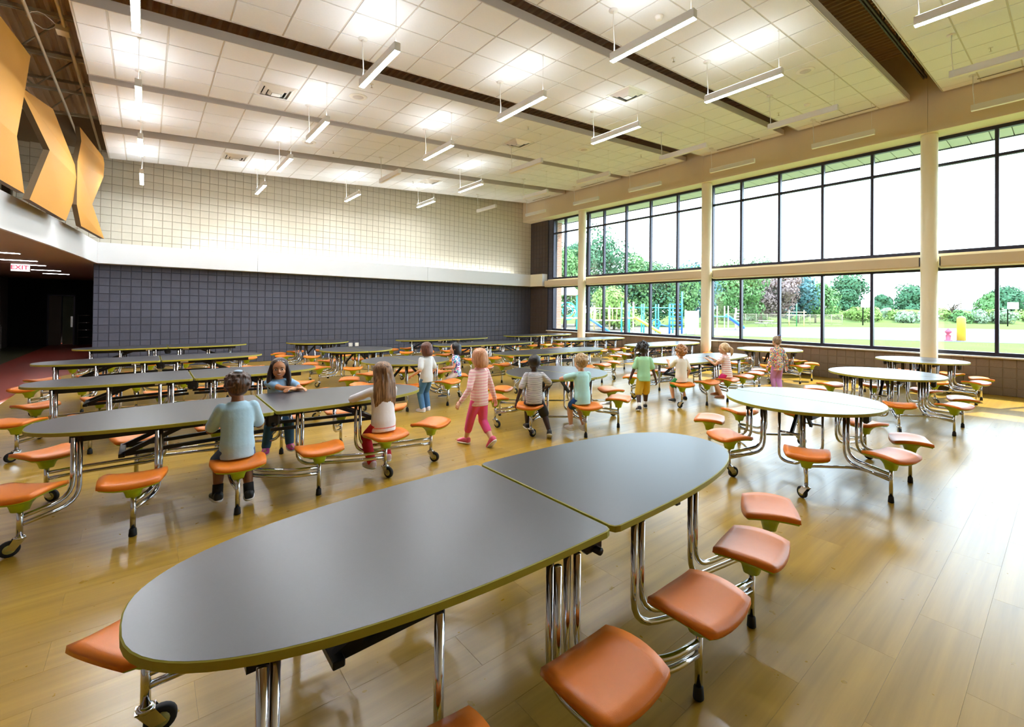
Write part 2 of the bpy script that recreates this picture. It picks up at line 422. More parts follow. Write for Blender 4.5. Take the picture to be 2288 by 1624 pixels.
def vis_key(x, y, z):
    q = in_view(x, y, z)
    if q is None or not (-20 < q[0] < 2310 and -20 < q[1] < 1640): return 1e6
    return q[2]
wb = struct('wall_back', 'charcoal stacked block wall behind the tables', cat='wall')
MB().box((-1.02, YB, 0), (13.6, YB + 0.3, 2.95)).build('mortar', M['dark_joint'], wb)
block_wall(wb, -1.02, 13.2, 0.0, 2.78, -0.7188, 0.145, lambda u, z: ((u, YB, z), 0), M['dark_block'], 300, lambda u, z: vis_key(u, YB, z))
wu = struct('wall_upper', 'cream stacked block wall above the white ledge', cat='wall')
MB().box((-6.2, YB, 2.95), (13.6, YB + 0.3, 8.0)).build('mortar', M['beige_joint'], wu)
block_wall(wu, -2.4, 13.2, 3.0, lambda x: 5.75 + 0.0785 * x, -0.7188, 0.145, lambda u, z: ((u, YB, z), 0), M['beige_block'], 300, lambda u, z: vis_key(u, YB, z) + (0 if z > 3.3 and u > -0.95 else 1e5))

# window wall base, brown blocks
ww = struct('wall_window', 'brown block knee wall under the windows', cat='wall')
MB().box((XW, -7, -0.1), (XW + 0.3, YB, 0.765)).build('mortar', M['brown_joint'], ww)
block_wall(ww, -2.0, 15.38, 0.0, 0.765, 0.06, -0.02, lambda u, z: ((XW, u + S0, z), -math.pi / 2) if False else ((XW, u, z), -math.pi / 2), M['brown_block'], 0, lambda u, z: 0) if False else None
def wplace(u, z): return (XW, YB - u, z), -math.pi / 2     # u runs from the corner towards the camera
yj = YB + (-11.785)                                          # a measured joint
block_wall(ww, YB - 15.38, YB + 2.0, 0.0, 0.765, YB - yj - S0 * 60, -0.035, wplace, M['brown_block'], 300, lambda u, z: vis_key(XW, YB - u, z))
# dark block pier in the far corner
wc = struct('wall_corner', 'dark brown block return wall in the far window corner', cat='wall')
MB().box((XW, 15.36, 0), (XW + 0.3, YB, 5.7)).build('mortar', M['dark_joint'], wc)
pier_m = mat('umber_block', '#4d4038', 0.7, var=0.12, vscale=9, bump=0.5, bscale=90, rand=0.06)
block_wall(wc, YB - YB, YB - 15.38, 0.0, 5.66, 0.02, 0.145, wplace, pier_m, 0, lambda u, z: 0)
MB().box((XW + 0.045, 15.10, 0.80), (XW + 0.3, 15.37, 5.66)).build('jamb', M['dark_joint'], wc)
bj = MB()
for k in range(28):
    z0 = 0.145 + S0 * (k - 1)
    bj.bbox((XW + 0.035, 15.092, max(0.8, z0) + 0.004), (XW + 0.08, 15.362, max(.82, z0 + S0) - 0.004), 0.003)
bj.build('jamb_blocks', M['dark_block'], wc)

# outlets on the dark wall
def outlet(x, z, label, four=True):
    o = thing('wall_outlet', label, 'outlet', (x, YB - 0.010, z))
    MB().bbox((-0.06, -0.012, -0.06), (0.06, 0.0, 0.06), 0.003).build('plate', M['plastic_white'], o)
    for dx in (-0.025, 0.025):
        for dz in (-0.025, 0.025):
            MB().bbox((dx - 0.012, -0.014, dz - 0.013), (dx + 0.012, -0.010, dz + 0.013), 0.002).build('socket', M['rubber'] if four else M['vent'], o)
outlet(5.29, 0.41, 'white four-socket outlet on the dark block wall')
outlet(5.50, 0.41, 'blank white data plate right of the four-socket outlet', False)

# ---- white soffit ledge along the back wall with cove light
sf = struct('trim_ledge', 'white ledge wrapping the hall with a lit cove on top', cat='trim')
Y0 = 16.24
for a, b in ((-0.94, 2.47), (2.476, 7.95), (7.956, 12.93)):
    MB().bbox((a, Y0, 2.73), (b, Y0 + 0.04, 3.26), 0.003).build('fascia_panel', M['white'], sf)
MB().box((-0.94, Y0 + 0.04, 2.73), (13.21, YB, 2.78)).build('ledge_underside', M['white'], sf)
MB().box((-0.94, Y0 + 0.04, 2.98), (13.21, YB - 0.012, 3.02)).build('cove_shelf', M['white'], sf)
MB().bbox((12.93, 15.42, 2.73), (12.97, Y0 + 0.04, 3.26), 0.003).build('fascia_panel', M['cream'], sf)
MB().box((12.97, 15.42, 2.73), (13.21, Y0 + 0.04, 2.78)).build('ledge_underside', M['cream'], sf)
MB().box((12.97, 15.42, 3.20), (13.21, Y0 + 0.04, 3.255)).build('cove_shelf', M['cream'], sf)
MB().box((12.93, 15.40, 2.73), (13.21, 15.42, 3.26)).build('ledge_end', M['white'], sf)
cl = thing('cove_light', 'long LED strip hidden on the white ledge of the back wall', 'light', (1.0, 16.34, 3.03))
MB().bbox((0, 0, 0), (11.2, 0.06, 0.05), 0.004).build('housing', M['lamp_body'], cl)
MB().box((0.02, 0.01, 0.051), (11.18, 0.05, 0.056)).build('diffuser', M['cove'], cl)

# curved white fascia on the left, low-light tan soffit and corridor behind
fpts = [(-0.94, 16.24), (-1.10, 14.2), (-1.30, 12.05), (-1.54, 9.88), (-1.85, 7.4), (-2.35, 4.2), (-3.2, 0.0), (-4.1, -4.0), (-4.7, -7.0)]
tl = struct('trim_fascia', 'curved white fascia band above the low left side', cat='trim')
mb = MB()
for i in range(len(fpts) - 1):
    (xa, ya), (xb, yb) = fpts[i], fpts[i + 1]
    for (z0, z1) in ((2.73, 3.26),):
        mb.add([(xa, ya, z0), (xb, yb, z0), (xb, yb, z1), (xa, ya, z1), (xa - .05, ya, z0), (xb - .05, yb, z0), (xb - .05, yb, z1), (xa - .05, ya, z1)],
               [(0, 1, 2, 3), (3, 2, 6, 7), (4, 7, 6, 5), (0, 4, 5, 1)], 0, False)
mb.build('fascia_band', M['white'], tl)
sc_ = struct('ceiling_low', 'low ceiling over the left side and corridor, low light tinted in tan', cat='ceiling')
poly = [(x - 0.025, y) for x, y in fpts] + [(-6.2, -7.0), (-6.2, 30.0), (-0.9, 30.0), (-0.9, 16.6)]
MB().prism(poly[::-1], 2.735, 2.80).build('soffit', M['tan'], sc_)
lw = struct('wall_left', 'pale corridor side wall on the far left', cat='wall')
MB().box((-4.35, -7, 0), (-4.1, 28.3, 2.735)).build('wall_slab', M['corr_wall'], lw)
cw = struct('wall_corridor', 'dark end wall of the corridor', cat='wall')
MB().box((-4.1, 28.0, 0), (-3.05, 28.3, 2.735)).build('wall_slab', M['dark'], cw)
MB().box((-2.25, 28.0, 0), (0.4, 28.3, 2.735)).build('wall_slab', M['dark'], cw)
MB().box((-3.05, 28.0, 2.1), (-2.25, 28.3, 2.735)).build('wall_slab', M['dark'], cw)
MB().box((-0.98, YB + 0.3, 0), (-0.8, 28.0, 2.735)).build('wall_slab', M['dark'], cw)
MB().box((-4.1, 29.6, 0), (0.4, 29.9, 2.735)).build('wall_slab', M['dark'], cw)  # added slabs close the space behind the doorway against sky light
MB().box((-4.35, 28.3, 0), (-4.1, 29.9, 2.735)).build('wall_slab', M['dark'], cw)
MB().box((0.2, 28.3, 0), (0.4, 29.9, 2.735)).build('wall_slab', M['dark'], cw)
d1 = struct('door_1', 'dim doorway with glass panel at the corridor end', (-3.05, 28.0, 0), cat='door')
MB().box((0, 0, 0), (0.05, 0.1, 2.1)).box((0.75, 0, 0), (0.8, 0.1, 2.1)).box((0, 0, 2.05), (0.8, 0.1, 2.1)).build('door_frame', M['frame'], d1)
MB().box((0.05, 0.06, 0), (0.40, 0.1, 2.05)).build('door_leaf', mat('door_wood', '#5e4a38', 0.5, var=0.1, vscale=4), d1)
MB().box((0.40, 0.5, 0), (0.75, 0.52, 2.05)).build('door_panel', mat('door_olive', '#6d7354', 0.6, var=0.2, vscale=3), d1)  # mottled olive matte panel in place of the door glass
MB().box((0.68, 0.0, 0.75), (0.74, 0.05, 1.2)).build('door_handle', M['chrome'], d1)
st = thing('stair_rail', 'chrome stair rails shining in the dark corridor', 'railing', (-2.1, 27.2, 0))
for k in range(4):
    MB().tube([(0.0, 0, 0.35 + 0.3 * k), (0.5, 0, 0.35 + 0.3 * k)], 0.018).build('rail', M['chrome'], st)
for x in (0.0, 0.5): MB().tube([(x, 0.03, 0), (x, 0.03, 1.3)], 0.02).build('post', M['steel_dark'], st)
for k, (xa, xb, y) in enumerate(((-2.95, -1.98, 14.5), (-2.6, -2.0, 16.7), (-2.6, -2.05, 18.4), (-2.6, -2.0, 20.8), (-2.6, -2.0, 22.9))):
    t = thing('recessed_light', ('recessed strip light in the low left ceiling, %s' % ('nearest the camera', 'second from the camera', 'beside the exit sign', 'first behind the exit sign', 'farthest down the corridor')[k]), 'light', ((xa + xb) / 2, y, 2.735), 0, 'corridor strip lights')
    hw = (xb - xa) / 2
    MB().bbox((-hw - .02, -0.10, -0.012), (hw + .02, 0.10, 0.0), 0.004).build('trim_ring', M['lamp_body'], t)
    MB().box((-hw, -0.08, -0.016), (hw, 0.08, -0.012)).build('diffuser', M['corr'], t)
ex = thing('exit_sign', 'lit exit sign hanging from the low ceiling', 'sign', (-2.45, 18.1, 2.735))
MB().bbox((-0.17, -0.02, -0.21), (0.17, 0.02, -0.01), 0.006).build('sign_box', M['lamp_body'], ex)
MB().box((-0.16, -0.023, -0.20), (0.16, -0.0205, -0.02)).build('sign_face', M['sign'], ex)
fc_ = bpy.data.curves.new('EXIT', 'FONT'); fc_.body = 'EXIT'; fc_.size = 0.15; fc_.align_x = 'CENTER'; fc_.align_y = 'CENTER'; fc_.extrude = 0.002; fc_.offset = 0.003
fc_.materials.append(M['sign_red'])
def text_mesh(cu):
    t_ = bpy.data.objects.new('tmp', cu); COL.objects.link(t_); dg = bpy.context.evaluated_depsgraph_get()
    me = bpy.data.meshes.new_from_object(t_.evaluated_get(dg)); bpy.data.objects.remove(t_); return me
link('sign_letters', text_mesh(fc_), ex, (-0.012, -0.026, -0.11), (math.pi / 2, 0, 0))
MB().prism([(0.135, -0.012), (0.15, 0), (0.135, 0.012), (0.141, 0)], 0, 0.004).build('sign_arrow', M['sign_red'], ex, (0, -0.023, -0.11), (math.pi / 2, 0, 0))
# coat hooks / posters on the corridor wall
pa = thing('wall_paper', 'pale papers pinned high on the left corridor wall', 'paper', (-4.1, 24.5, 1.95))
for k in range(3): MB().box((0, -0.45 + k * .4, -0.25), (0.01, -0.2 + k * .4, 0.2)).build('sheet', M['plastic_white'], pa)
pb = thing('wall_cabinet', 'low grey cabinet against the left corridor wall', 'cabinet', (-4.1, 24.2, 0))
MB().bbox((0, -1.2, 0), (0.25, 1.2, 0.95), 0.01).build('body', M['corr_wall'], pb)
for k in range(4): MB().bbox((0.25, -1.15 + k * .58, 0.1), (0.265, -0.62 + k * .58, 0.88), 0.005).build('door', M['vent'], pb)

# ---- closing walls behind and above
wn_ = struct('wall_near', 'beige wall behind the camera', cat='wall'); MB().box((-6.3, -7.3, 0), (13.6, -7.0, 8)).build('wall_slab', M['beige'], wn_)
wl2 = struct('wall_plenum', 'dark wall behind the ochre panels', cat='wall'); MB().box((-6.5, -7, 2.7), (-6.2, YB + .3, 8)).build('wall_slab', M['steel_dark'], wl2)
dk = struct('ceiling_deck', 'dark corrugated steel roof deck above the ceiling panels', cat='ceiling')
mb = MB(); x = -6.3; prof = []
while x < 13.5:
    for dx, dz in ((0, 0), (0.045, 0), (0.065, 0.075), (0.130, 0.075)): prof.append((x + dx, 6.52 + 0.0785 * (x + dx) + dz))
    x += 0.1524
vs = []; fs = []
for (px_, pz_) in prof: vs += [(px_, -7.1, pz_), (px_, YB + 0.2, pz_)]
for i in range(len(prof) - 1): fs.append((2 * i, 2 * i + 1, 2 * i + 3, 2 * i + 2))
mb.add(vs, fs).build('deck_sheet', M['deck'], dk)
MB().add([(-6.3, -7.1, 6.2), (13.6, -7.1, 7.75), (13.6, YB + .2, 7.75), (-6.3, YB + .2, 6.2)], [(0, 1, 2, 3)]).build('deck_backing', M['dark'], dk, (0, 0, 0.5))

# open web joists along X, in the gaps and over the left side
def joist(y, xa, xb, m, label):
    t = thing('roof_joist', label, 'joist', (0, y, 0), 0, 'open web roof joists')
    zb = lambda x: 5.80 + 0.0785 * x; zt = lambda x: 6.48 + 0.0785 * x
    for zf, nm in ((zb, 'bottom_chord'), (zt, 'top_chord')):
        mb = MB()
        for dy in (-0.035, 0.012):
            mb.add([(xa, dy, zf(xa)), (xb, dy, zf(xb)), (xb, dy + .023, zf(xb)), (xa, dy + .023, zf(xa)), (xa, dy, zf(xa) + .05), (xb, dy, zf(xb) + .05), (xb, dy + .023, zf(xb) + .05), (xa, dy + .023, zf(xa) + .05)],
                   [(0, 3, 2, 1), (4, 5, 6, 7), (0, 1, 5, 4), (1, 2, 6, 5), (2, 3, 7, 6), (3, 0, 4, 7)])
        mb.build(nm, m, t)
    x = xa; k = 0
    while x + 0.55 < xb:
        MB().tube([(x, 0, zb(x) + .02) if k % 2 == 0 else (x, 0, zt(x) + .02), (x + .55, 0, zt(x + .55) + .02) if k % 2 == 0 else (x + .55, 0, zb(x + .55) + .02)], 0.014, 6).build('web_bar', m, t)
        x += 0.55; k += 1
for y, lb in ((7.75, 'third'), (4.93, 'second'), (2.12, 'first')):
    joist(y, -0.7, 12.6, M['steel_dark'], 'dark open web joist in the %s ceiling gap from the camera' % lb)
for y, lb in ((8.0, 'nearest the camera'), (9.53, 'behind the first ochre panel'), (11.05, 'above the middle ochre panel'), (12.7, 'above the far ochre panel'), (14.15, 'nearest the cream block wall')):
    joist(y, -6.0, -0.62, M['steel'], 'pale open web joist left of the ceiling, %s' % lb)
for xx, lb in ((-1.26, 'left one'), (-0.93, 'right one, along the ceiling edge')):
    c = MB().tube([(0, 4, 0), (0, 16.4, 0)], 0.022).build('conduit', M['conduit'], None, (xx, 0, 5.62))
    tag(c, 'thin pale conduit crossing under the left joists, ' + lb, 'conduit', 'ceiling conduits')
jb = thing('junction_box', 'small junction box with looped cable on the left conduit', 'box', (-0.95, 9.6, 5.6))
MB().bbox((-.07, -.1, -.05), (.07, .1, .03), .006).build('box_body', M['conduit'], jb)
MB().tube([(math.cos(a) * .14 - .2, math.sin(a) * .22 - .05, .03 + .02 * math.sin(3 * a)) for a in [k * .42 for k in range(16)]], .006, 5).build('cable_loop', M['lamp_body'], jb)

# ---- suspended ceiling clouds
SL = math.atan(0.0785); CL = 13.40 / math.cos(SL)
cloud_rows = [(-0.60, 1.83), (2.41, 4.75), (5.12, 7.50), (8.10, 10.46), (10.76, 13.20), (13.72, 16.10)]
names_ = ['over the camera', 'second from the camera', 'third from the camera', 'fourth from the camera', 'fifth from the camera', 'against the back wall']
xlines = [0.0] + [0.317 + 0.6115 * k for k in range(22)]; xlines = [v for v in xlines if v < CL - 0.1] + [CL]
tile_cache = {}
clouds = []
for (ya, yb), nm in zip(cloud_rows, names_):
    c = struct('ceiling', 'suspended cream tile ceiling panel, ' + nm, (-0.75, ya, ceil_z(-0.75)), cat='ceiling'); c.rotation_euler = (0, -SL, 0)
    W = yb - ya
    mid = W / 2; ylines = [0, mid - 0.6115, mid, mid + 0.6115, W]
    MB().box((0.0, 0.0, 0.010), (CL, W, 0.03)).build('grid', M['grid'], c)
    MB().box((0, -0.012, -0.004), (CL, 0.0, 0.13)).build('edge_fascia', M['fascia'], c)
    MB().box((0, W, -0.004), (CL, W + 0.012, 0.13)).build('edge_fascia', M['fascia'], c)
    MB().box((-0.012, -0.012, -0.004), (0, W + .012, 0.13)).build('edge_fascia', M['fascia'], c)
    MB().box((CL, -0.012, -0.004), (CL + .012, W + .012, 0.13)).build('edge_fascia', M['fascia'], c)
    for i in range(len(xlines) - 1):
        for j in range(4):
            dx, dy = xlines[i + 1] - xlines[i], ylines[j + 1] - ylines[j]
            k = (round(dx, 2), round(dy, 2))
            if k not in tile_cache:
                q = 0.011
                tile_cache[k] = MB().bbox((q, q, 0.0), (dx - q, dy - q, 0.014), 0.003).mesh('tile', M['tile'])
            link('tile', tile_cache[k], c, (xlines[i], ylines[j], 0))
    clouds.append((ya, yb))

# ---- beige bulkhead above the windows, columns, beams
bh = struct('wall_bulkhead', 'beige bulkhead beam above the window wall', cat='wall')
for a, b in ((-7.0, 2.096), (2.10, 7.516), (7.52, 12.966), (12.97, YB)):
    MB().box((12.72, a, 5.65), (13.6, b, 8.0)).build('bulkhead_panel', M['beige'], bh)
MB().box((12.725, -7, 5.645), (13.45, YB, 5.6502)).build('underside', M['cream'], bh)
for y, lb in ((2.10, 'nearest the camera'), (7.52, 'second'), (12.97, 'beside the far corner'), (-3.35, 'out of frame')):
    c = struct('trim_column', 'round cream column of the window wall, ' + lb, (12.93, y, 0), MB().lathe([(0.158, 0), (0.158, 0.02), (0.155, 0.03), (0.155, 5.60), (0.155, 5.645)], n=32).mesh('trim_column', M['cream']), cat='column')
bays = [(13.13, 15.36), (7.68, 12.81), (2.26, 7.36), (-3.2, 1.94)]
bm = struct('trim_beam', 'cream horizontal beam between upper and lower windows', cat='trim')
for a, b in bays:
    MB().bbox((12.97, a + 0.03, 2.73), (13.20, b - 0.03, 2.95), 0.006).build('beam_box', M['beige'], bm)
    MB().bbox((13.02, a + 0.0, 2.69), (13.22, b, 2.735), 0.004).build('beam_lip', M['cream'], bm)
    MB().bbox((12.985, a + 0.005, 2.74), (13.19, a + 0.025, 2.94), 0.003).build('end_bracket', M['frame'], bm)
    MB().bbox((12.985, b - 0.025, 2.74), (13.19, b - 0.005, 2.94), 0.003).build('end_bracket', M['frame'], bm)
MB().box((13.20, -7, 2.72), (13.34, 15.36, 3.02)).build('spandrel', M['cream'], bm)
sl_ = struct('trim_sill', 'white window sill on the block knee wall', cat='trim')
MB().bbox((13.13, -7, 0.765), (13.40, 15.38, 0.80), 0.006).build('sill_slab', M['white'], sl_)

# ---- windows
PITCHY = 1.1075
mull = [1.04 + PITCHY * k for k in range(-7, 14)]
def window(n, y0, y1, z0, z1, transom, label):
    wn = struct('window_%d' % n, label, (13.30, 0, 0), cat='window')
    fw = 0.032
    for (za, zb) in ((z0, z0 + 0.08), (z1 - 0.08, z1)):
        MB().bbox((-0.05, y0, za), (0.05, y1, zb), 0.004).build('rail', M['frame'], wn)
    if transom: MB().bbox((-0.045, y0, transom - 0.03), (0.045, y1, transom + 0.03), 0.004).build('rail', M['frame'], wn)
    ys = [y0 + fw] + [m for m in mull if y0 + 0.25 < m < y1 - 0.25] + [y1 - fw]
    for y in ys: MB().bbox((-0.06, y - fw, z0 + 0.079), (0.06, y + fw, z1 - 0.079), 0.004).build('mullion', M['frame'], wn)
    zs = [(z0 + 0.08, (transom - 0.03) if transom else z1 - 0.08)] + ([(transom + 0.03, z1 - 0.08)] if transom else [])
    for a, b in zip(ys[:-1], ys[1:]):
        for (za, zb) in zs: MB().box((0.0, a + fw, za), (0.006, b - fw, zb)).build('pane', M['glass'], wn)
lbs = ['in the far corner', 'between the far and middle columns', 'between the middle and near columns', 'right of the near column']
edges = [(12.97, 15.10), (7.55, 12.97), (2.13, 7.55), (-3.30, 2.13), (-7.0, -3.30)]
for i, (a, b) in enumerate(edges):
    lb = lbs[i] if i < 4 else 'beside the camera out of frame'
    window(2 * i + 1, a, b, 0.80, 2.72, None, 'lower dark-framed window ' + lb)
    window(2 * i + 2, a, b, 3.02, 5.648, 5.02, 'upper dark-framed window with transom ' + lb)

# ------------------------------------------------------------------ stool tables
def seat_surface(nu=9, nv=9, w=0.185, d=0.165, zoff=0.0, inset=0.0):
    """rounded square saddle, returns grid of points (superellipse mapped square)"""
    pts = []
    for j in range(nv):
        for i in range(nu):
            a, b = -1 + 2 * i / (nu - 1), -1 + 2 * j / (nv - 1)
            x = a * math.sqrt(1 - b * b * 0.20); y = b * math.sqrt(1 - a * a * 0.20)
            z = 0.020 * a * a * abs(a) ** 0.5 - 0.016 * b * b + zoff
            e = max(abs(a), abs(b)); z -= 0.006 * max(0, e - 0.75) / 0.25
            pts.append((x * (w - inset), y * (d - inset), z))
    return pts
def slab_between(top, bot, nu=9, nv=9):
    mb = MB(); n = len(top); f = []
    for j in range(nv - 1):
        for i in range(nu - 1):
            a = j * nu + i; f.append((a, a + 1, a + nu + 1, a + nu)); f.append((n + a, n + a + nu, n + a + nu + 1, n + a + 1))
    ring = [i for i in range(nu)] + [j * nu + nu - 1 for j in range(1, nv)] + [(nv - 1) * nu + i for i in range(nu - 2, -1, -1)] + [j * nu for j in range(nv - 2, 0, -1)]
    for k in range(len(ring)):
        a, b = ring[k], ring[(k + 1) % len(ring)]; f.append((a, n + a, n + b, b))
    return mb.add(top + bot, f, 0, True)
SEAT_Z = 0.435
seat_me = slab_between(seat_surface(zoff=0.0), [(x * 1.015, y * 1.015, z - 0.026) for x, y, z in seat_surface(zoff=0.0)]).mesh('seat', M['seat'])
sm = slab_between([(x * 0.995, y * 0.995, z - 0.0255) for x, y, z in seat_surface()], [(x * 0.94, y * 0.94, z - 0.040) for x, y, z in seat_surface()])
rings = []
for (hw, hd, z) in ((0.135, 0.105, -0.030), (0.105, 0.08, -0.050), (0.072, 0.060, -0.078), (0.052, 0.050, -0.105), (0.040, 0.040, -0.145)):
    rings.append([(hw * math.copysign(abs(math.cos(a)) ** 0.7, math.cos(a)), hd * math.copysign(abs(math.sin(a)) ** 0.7, math.sin(a)), z) for a in [2 * math.pi * k / 14 for k in range(14)]])
sm.loft(rings)
shell_me = sm.mesh('seat_bracket', M['lime'])
post_me = MB().cyl((0, 0), 0.0165, -0.385, -0.12, 10).mesh('post', M['chrome'])
foot_me = MB().lathe([(0.020, -SEAT_Z), (0.024, -SEAT_Z + 0.004), (0.021, -SEAT_Z + 0.05), (0.017, -SEAT_Z + 0.058)], n=12).mesh('rubber_foot', M['rubber'])
postc_me = MB().cyl((0, 0), 0.0165, -0.318, -0.12, 10).mesh('post', M['chrome'])
mb = MB().lathe([(0.026, -0.335), (0.03, -0.33), (0.03, -0.318), (0.02, -0.312)], n=12)
for sx_ in (-1, 1):
    mb.add([(sx_ * .021, -.03, -.325), (sx_ * .021, .03, -.325), (sx_ * .021, .065, -.385), (sx_ * .021, .02, -.395), (sx_ * .025, -.03, -.325), (sx_ * .025, .03, -.325), (sx_ * .025, .065, -.385), (sx_ * .025, .02, -.395)],
           [(0, 1, 2, 3), (4, 7, 6, 5), (0, 4, 5, 1), (1, 5, 6, 2), (2, 6, 7, 3), (3, 7, 4, 0)])
fork_me = mb.box((-.025, -.03, -.33), (.025, .03, -.322)).mesh('caster_fork', M['chrome'])
WR = 0.052
wheel_me = MB().lathe([(0.030, -0.016), (0.046, -0.016), (WR, -0.010), (WR, 0.010), (0.046, 0.016), (0.030, 0.016)], (0, 0.045, -SEAT_Z + WR), 20, axis='x').mesh('caster_wheel', M['rubber'])
hub_me = MB().lathe([(0.008, -0.020), (0.030, -0.017), (0.032, 0.0), (0.030, 0.017), (0.008, 0.020)], (0, 0.045, -SEAT_Z + WR), 14, axis='x').mesh('wheel_hub', M['hub'])

def seat_at(parent, x, y, rz, caster):
    s = link('seat', seat_me, parent, (x, y, SEAT_Z), (0, 0, rz))
    link('seat_bracket', shell_me, s, label='lime green seat bracket')
    if caster:
        link('post', postc_me, s); a = random.uniform(0, 6.28)
        for nm, me in (('caster_fork', fork_me), ('caster_wheel', wheel_me), ('wheel_hub', hub_me)): link(nm, me, s, None, (0, 0, a))
    else:
        link('post', post_me, s); link('rubber_foot', foot_me, s)
    return s

def arm_mesh(A, S, via=None):
    """double chrome tube from under the top (A) down and out to the stool post (S)"""
    A = Vector(A); S = Vector(S); out = (via or S) - A; out.z = 0; out.normalize()
    mb = MB(); e = (S - (via or A)); e.z = 0; e.normalize()
    for da, zb, ze, r in ((0.0, 0.225, 0.195, 0.13), (0.040, 0.275, 0.245, 0.12)):
        B = A + out * da
        pts = [(B.x, B.y, 0.70), (B.x, B.y, zb)] + ([(via.x, via.y, ze + 0.012)] if via else []) + [(S.x - e.x * .012, S.y - e.y * .012, ze)]
        mb.tube(fillet(pts, r), 0.0155, 8)
    return mb

def half_outline(sgn, N=26):
    pts = []
    for k in range(N + 1):
        x = 1.545 * (1 - (1 - k / N) ** 1.0) if False else 1.545 * math.sin(math.pi / 2 * k / N)
        pts.append((x, 0.535 * max(0, 1 - (x / 1.545) ** 3) ** 0.4))
    top = [p for p in pts if p[0] > 0.045]
    c = 0.008
    poly = [(c, 0.50), (c + 0.010, 0.525), (c + 0.035, 0.535)] + top[:-1] + [(1.545, 0)]
    poly = poly + [(x, -y) for x, y in reversed(poly[:-1])]
    if sgn < 0: poly = [(-x, y) for x, y in poly][::-1]
    return poly           # clockwise seen from above
def round_outline(sgn, Rr=0.76, N=24):
    c = 0.006
    poly = [(c + Rr * math.sin(math.pi * k / N) * (1 if 0 < k < N else 0), Rr * math.cos(math.pi * k / N)) for k in range(N + 1)]
    if sgn < 0: poly = [(-x, y) for x, y in poly][::-1]
    return poly
def top_meshes(poly, nm):
    p = poly[::-1]
    inn = []
    n = len(p)
    for i in range(n):           # inset by 5 mm
        a, b, c = Vector(p[i - 1]), Vector(p[i]), Vector(p[(i + 1) % n])
        d = ((b - a).normalized() + (c - b).normalized()).normalized(); nrm = Vector((-d.y, d.x)); q = b + nrm * 0.0045; inn.append((q.x, q.y))
    t = MB().prism(inn, 0.7125, 0.7405).mesh('tabletop', M['top'])
    v = [(x, y, 0.712) for x, y in p] + [(x, y, 0.738) for x, y in p] + [(x, y, 0.7402) for x, y in inn] + [(x, y, 0.712) for x, y in inn]
    f = []
    for i in range(n):
        j = (i + 1) % n; f += [(i, j, n + j, n + i), (n + i, n + j, 2 * n + j, 2 * n + i), (3 * n + i, 3 * n + j, j, i)]
    e = MB().add(v, f).mesh('edge_band', M['lime_edge'])
    return t, e

LS = [(0.30, 0.76, 0.0), (0.92, 0.70, 0.16), (1.48, 0.55, 0.55)]
long_seats = [(sx_ * x, sy_ * y, a) for x, y, a in LS for sx_ in (-1, 1) for sy_ in (-1, 1)]
long_tops = {s: top_meshes(half_outline(s), 'l') for s in (-1, 1)}
round_tops = {s: top_meshes(round_outline(s), 'r') for s in (-1, 1)}
long_arms = []
START = {-1.48: -1.22, -0.92: -0.77, -0.30: -0.33, 0.30: -0.24, 0.92: 0.18, 1.48: 0.71}
for (x, y, a) in long_seats:
    k = 1 if y < 0 else -1
    ax = k * START[round(k * x, 2)]; ay = math.copysign(0.50 if abs(ax) < 0.5 else (0.46 if abs(ax) < 1 else 0.36), y)
    via = Vector((x - k * 0.20, y * 0.985, 0)) if abs(x - ax) > 0.35 else None
    long_arms.append(arm_mesh((ax, ay, 0), (x, y, 0), via).mesh('arm_tubes', M['chrome']))
def bar(mb, a, b, w=0.03, h=0.045):
    a, b = Vector(a), Vector(b); t = (b - a).normalized(); s = t.cross(Vector((0, 0, 1))).normalized() * w / 2; u = s.cross(t).normalized() * h / 2
    vs = [p + q for p in (a, b) for q in (-s - u, s - u, s + u, -s + u)]
    return mb.add(vs, [(0, 1, 2, 3), (7, 6, 5, 4), (0, 4, 5, 1), (1, 5, 6, 2), (2, 6, 7, 3), (3, 7, 4, 0)])
rail_me = {s: bar(MB(), (s * 0.08, 0, 0.68), (s * 1.28, 0, 0.68), 0.035, 0.06).mesh('apron_rail', M['black']) for s in (-1, 1)}
lower_me = {s: bar(MB(), (s * 0.03, 0, 0.50), (s * 1.00, 0, 0.47), 0.03, 0.03).mesh('lower_rail', M['black']) for s in (-1, 1)}
diag_me = {s: bar(MB(), (s * 1.00, 0, 0.47), (s * 0.58, 0, 0.66), 0.03, 0.035).mesh('brace', M['black']) for s in (-1, 1)}
cross_me = MB().bbox((-0.02, -0.20, 0.455), (0.02, 0.20, 0.485), 0.004).mesh('cross_bar', M['black'])
hinge_me = MB().bbox((-0.055, -0.030, 0.590), (0.055, 0.030, 0.700), 0.018).bbox((-0.15, -0.02, 0.665), (0.15, 0.02, 0.708), 0.010).mesh('hinge', M['black'])
hrod_me = MB().tube([(0, -0.46, 0.61), (0, 0.46, 0.61)], 0.017).mesh('hinge_rod', M['black'])
tagp_me = MB().bbox((0, 0, 0), (0.11, 0.003, 0.03), 0.001).mesh('label_plate', M['plastic_white'])

def add_tops(t, tops):
    for s in (-1, 1):
        o = link('tabletop', tops[s][0], t); link('edge_band', tops[s][1], o, label='lime yellow table edge')

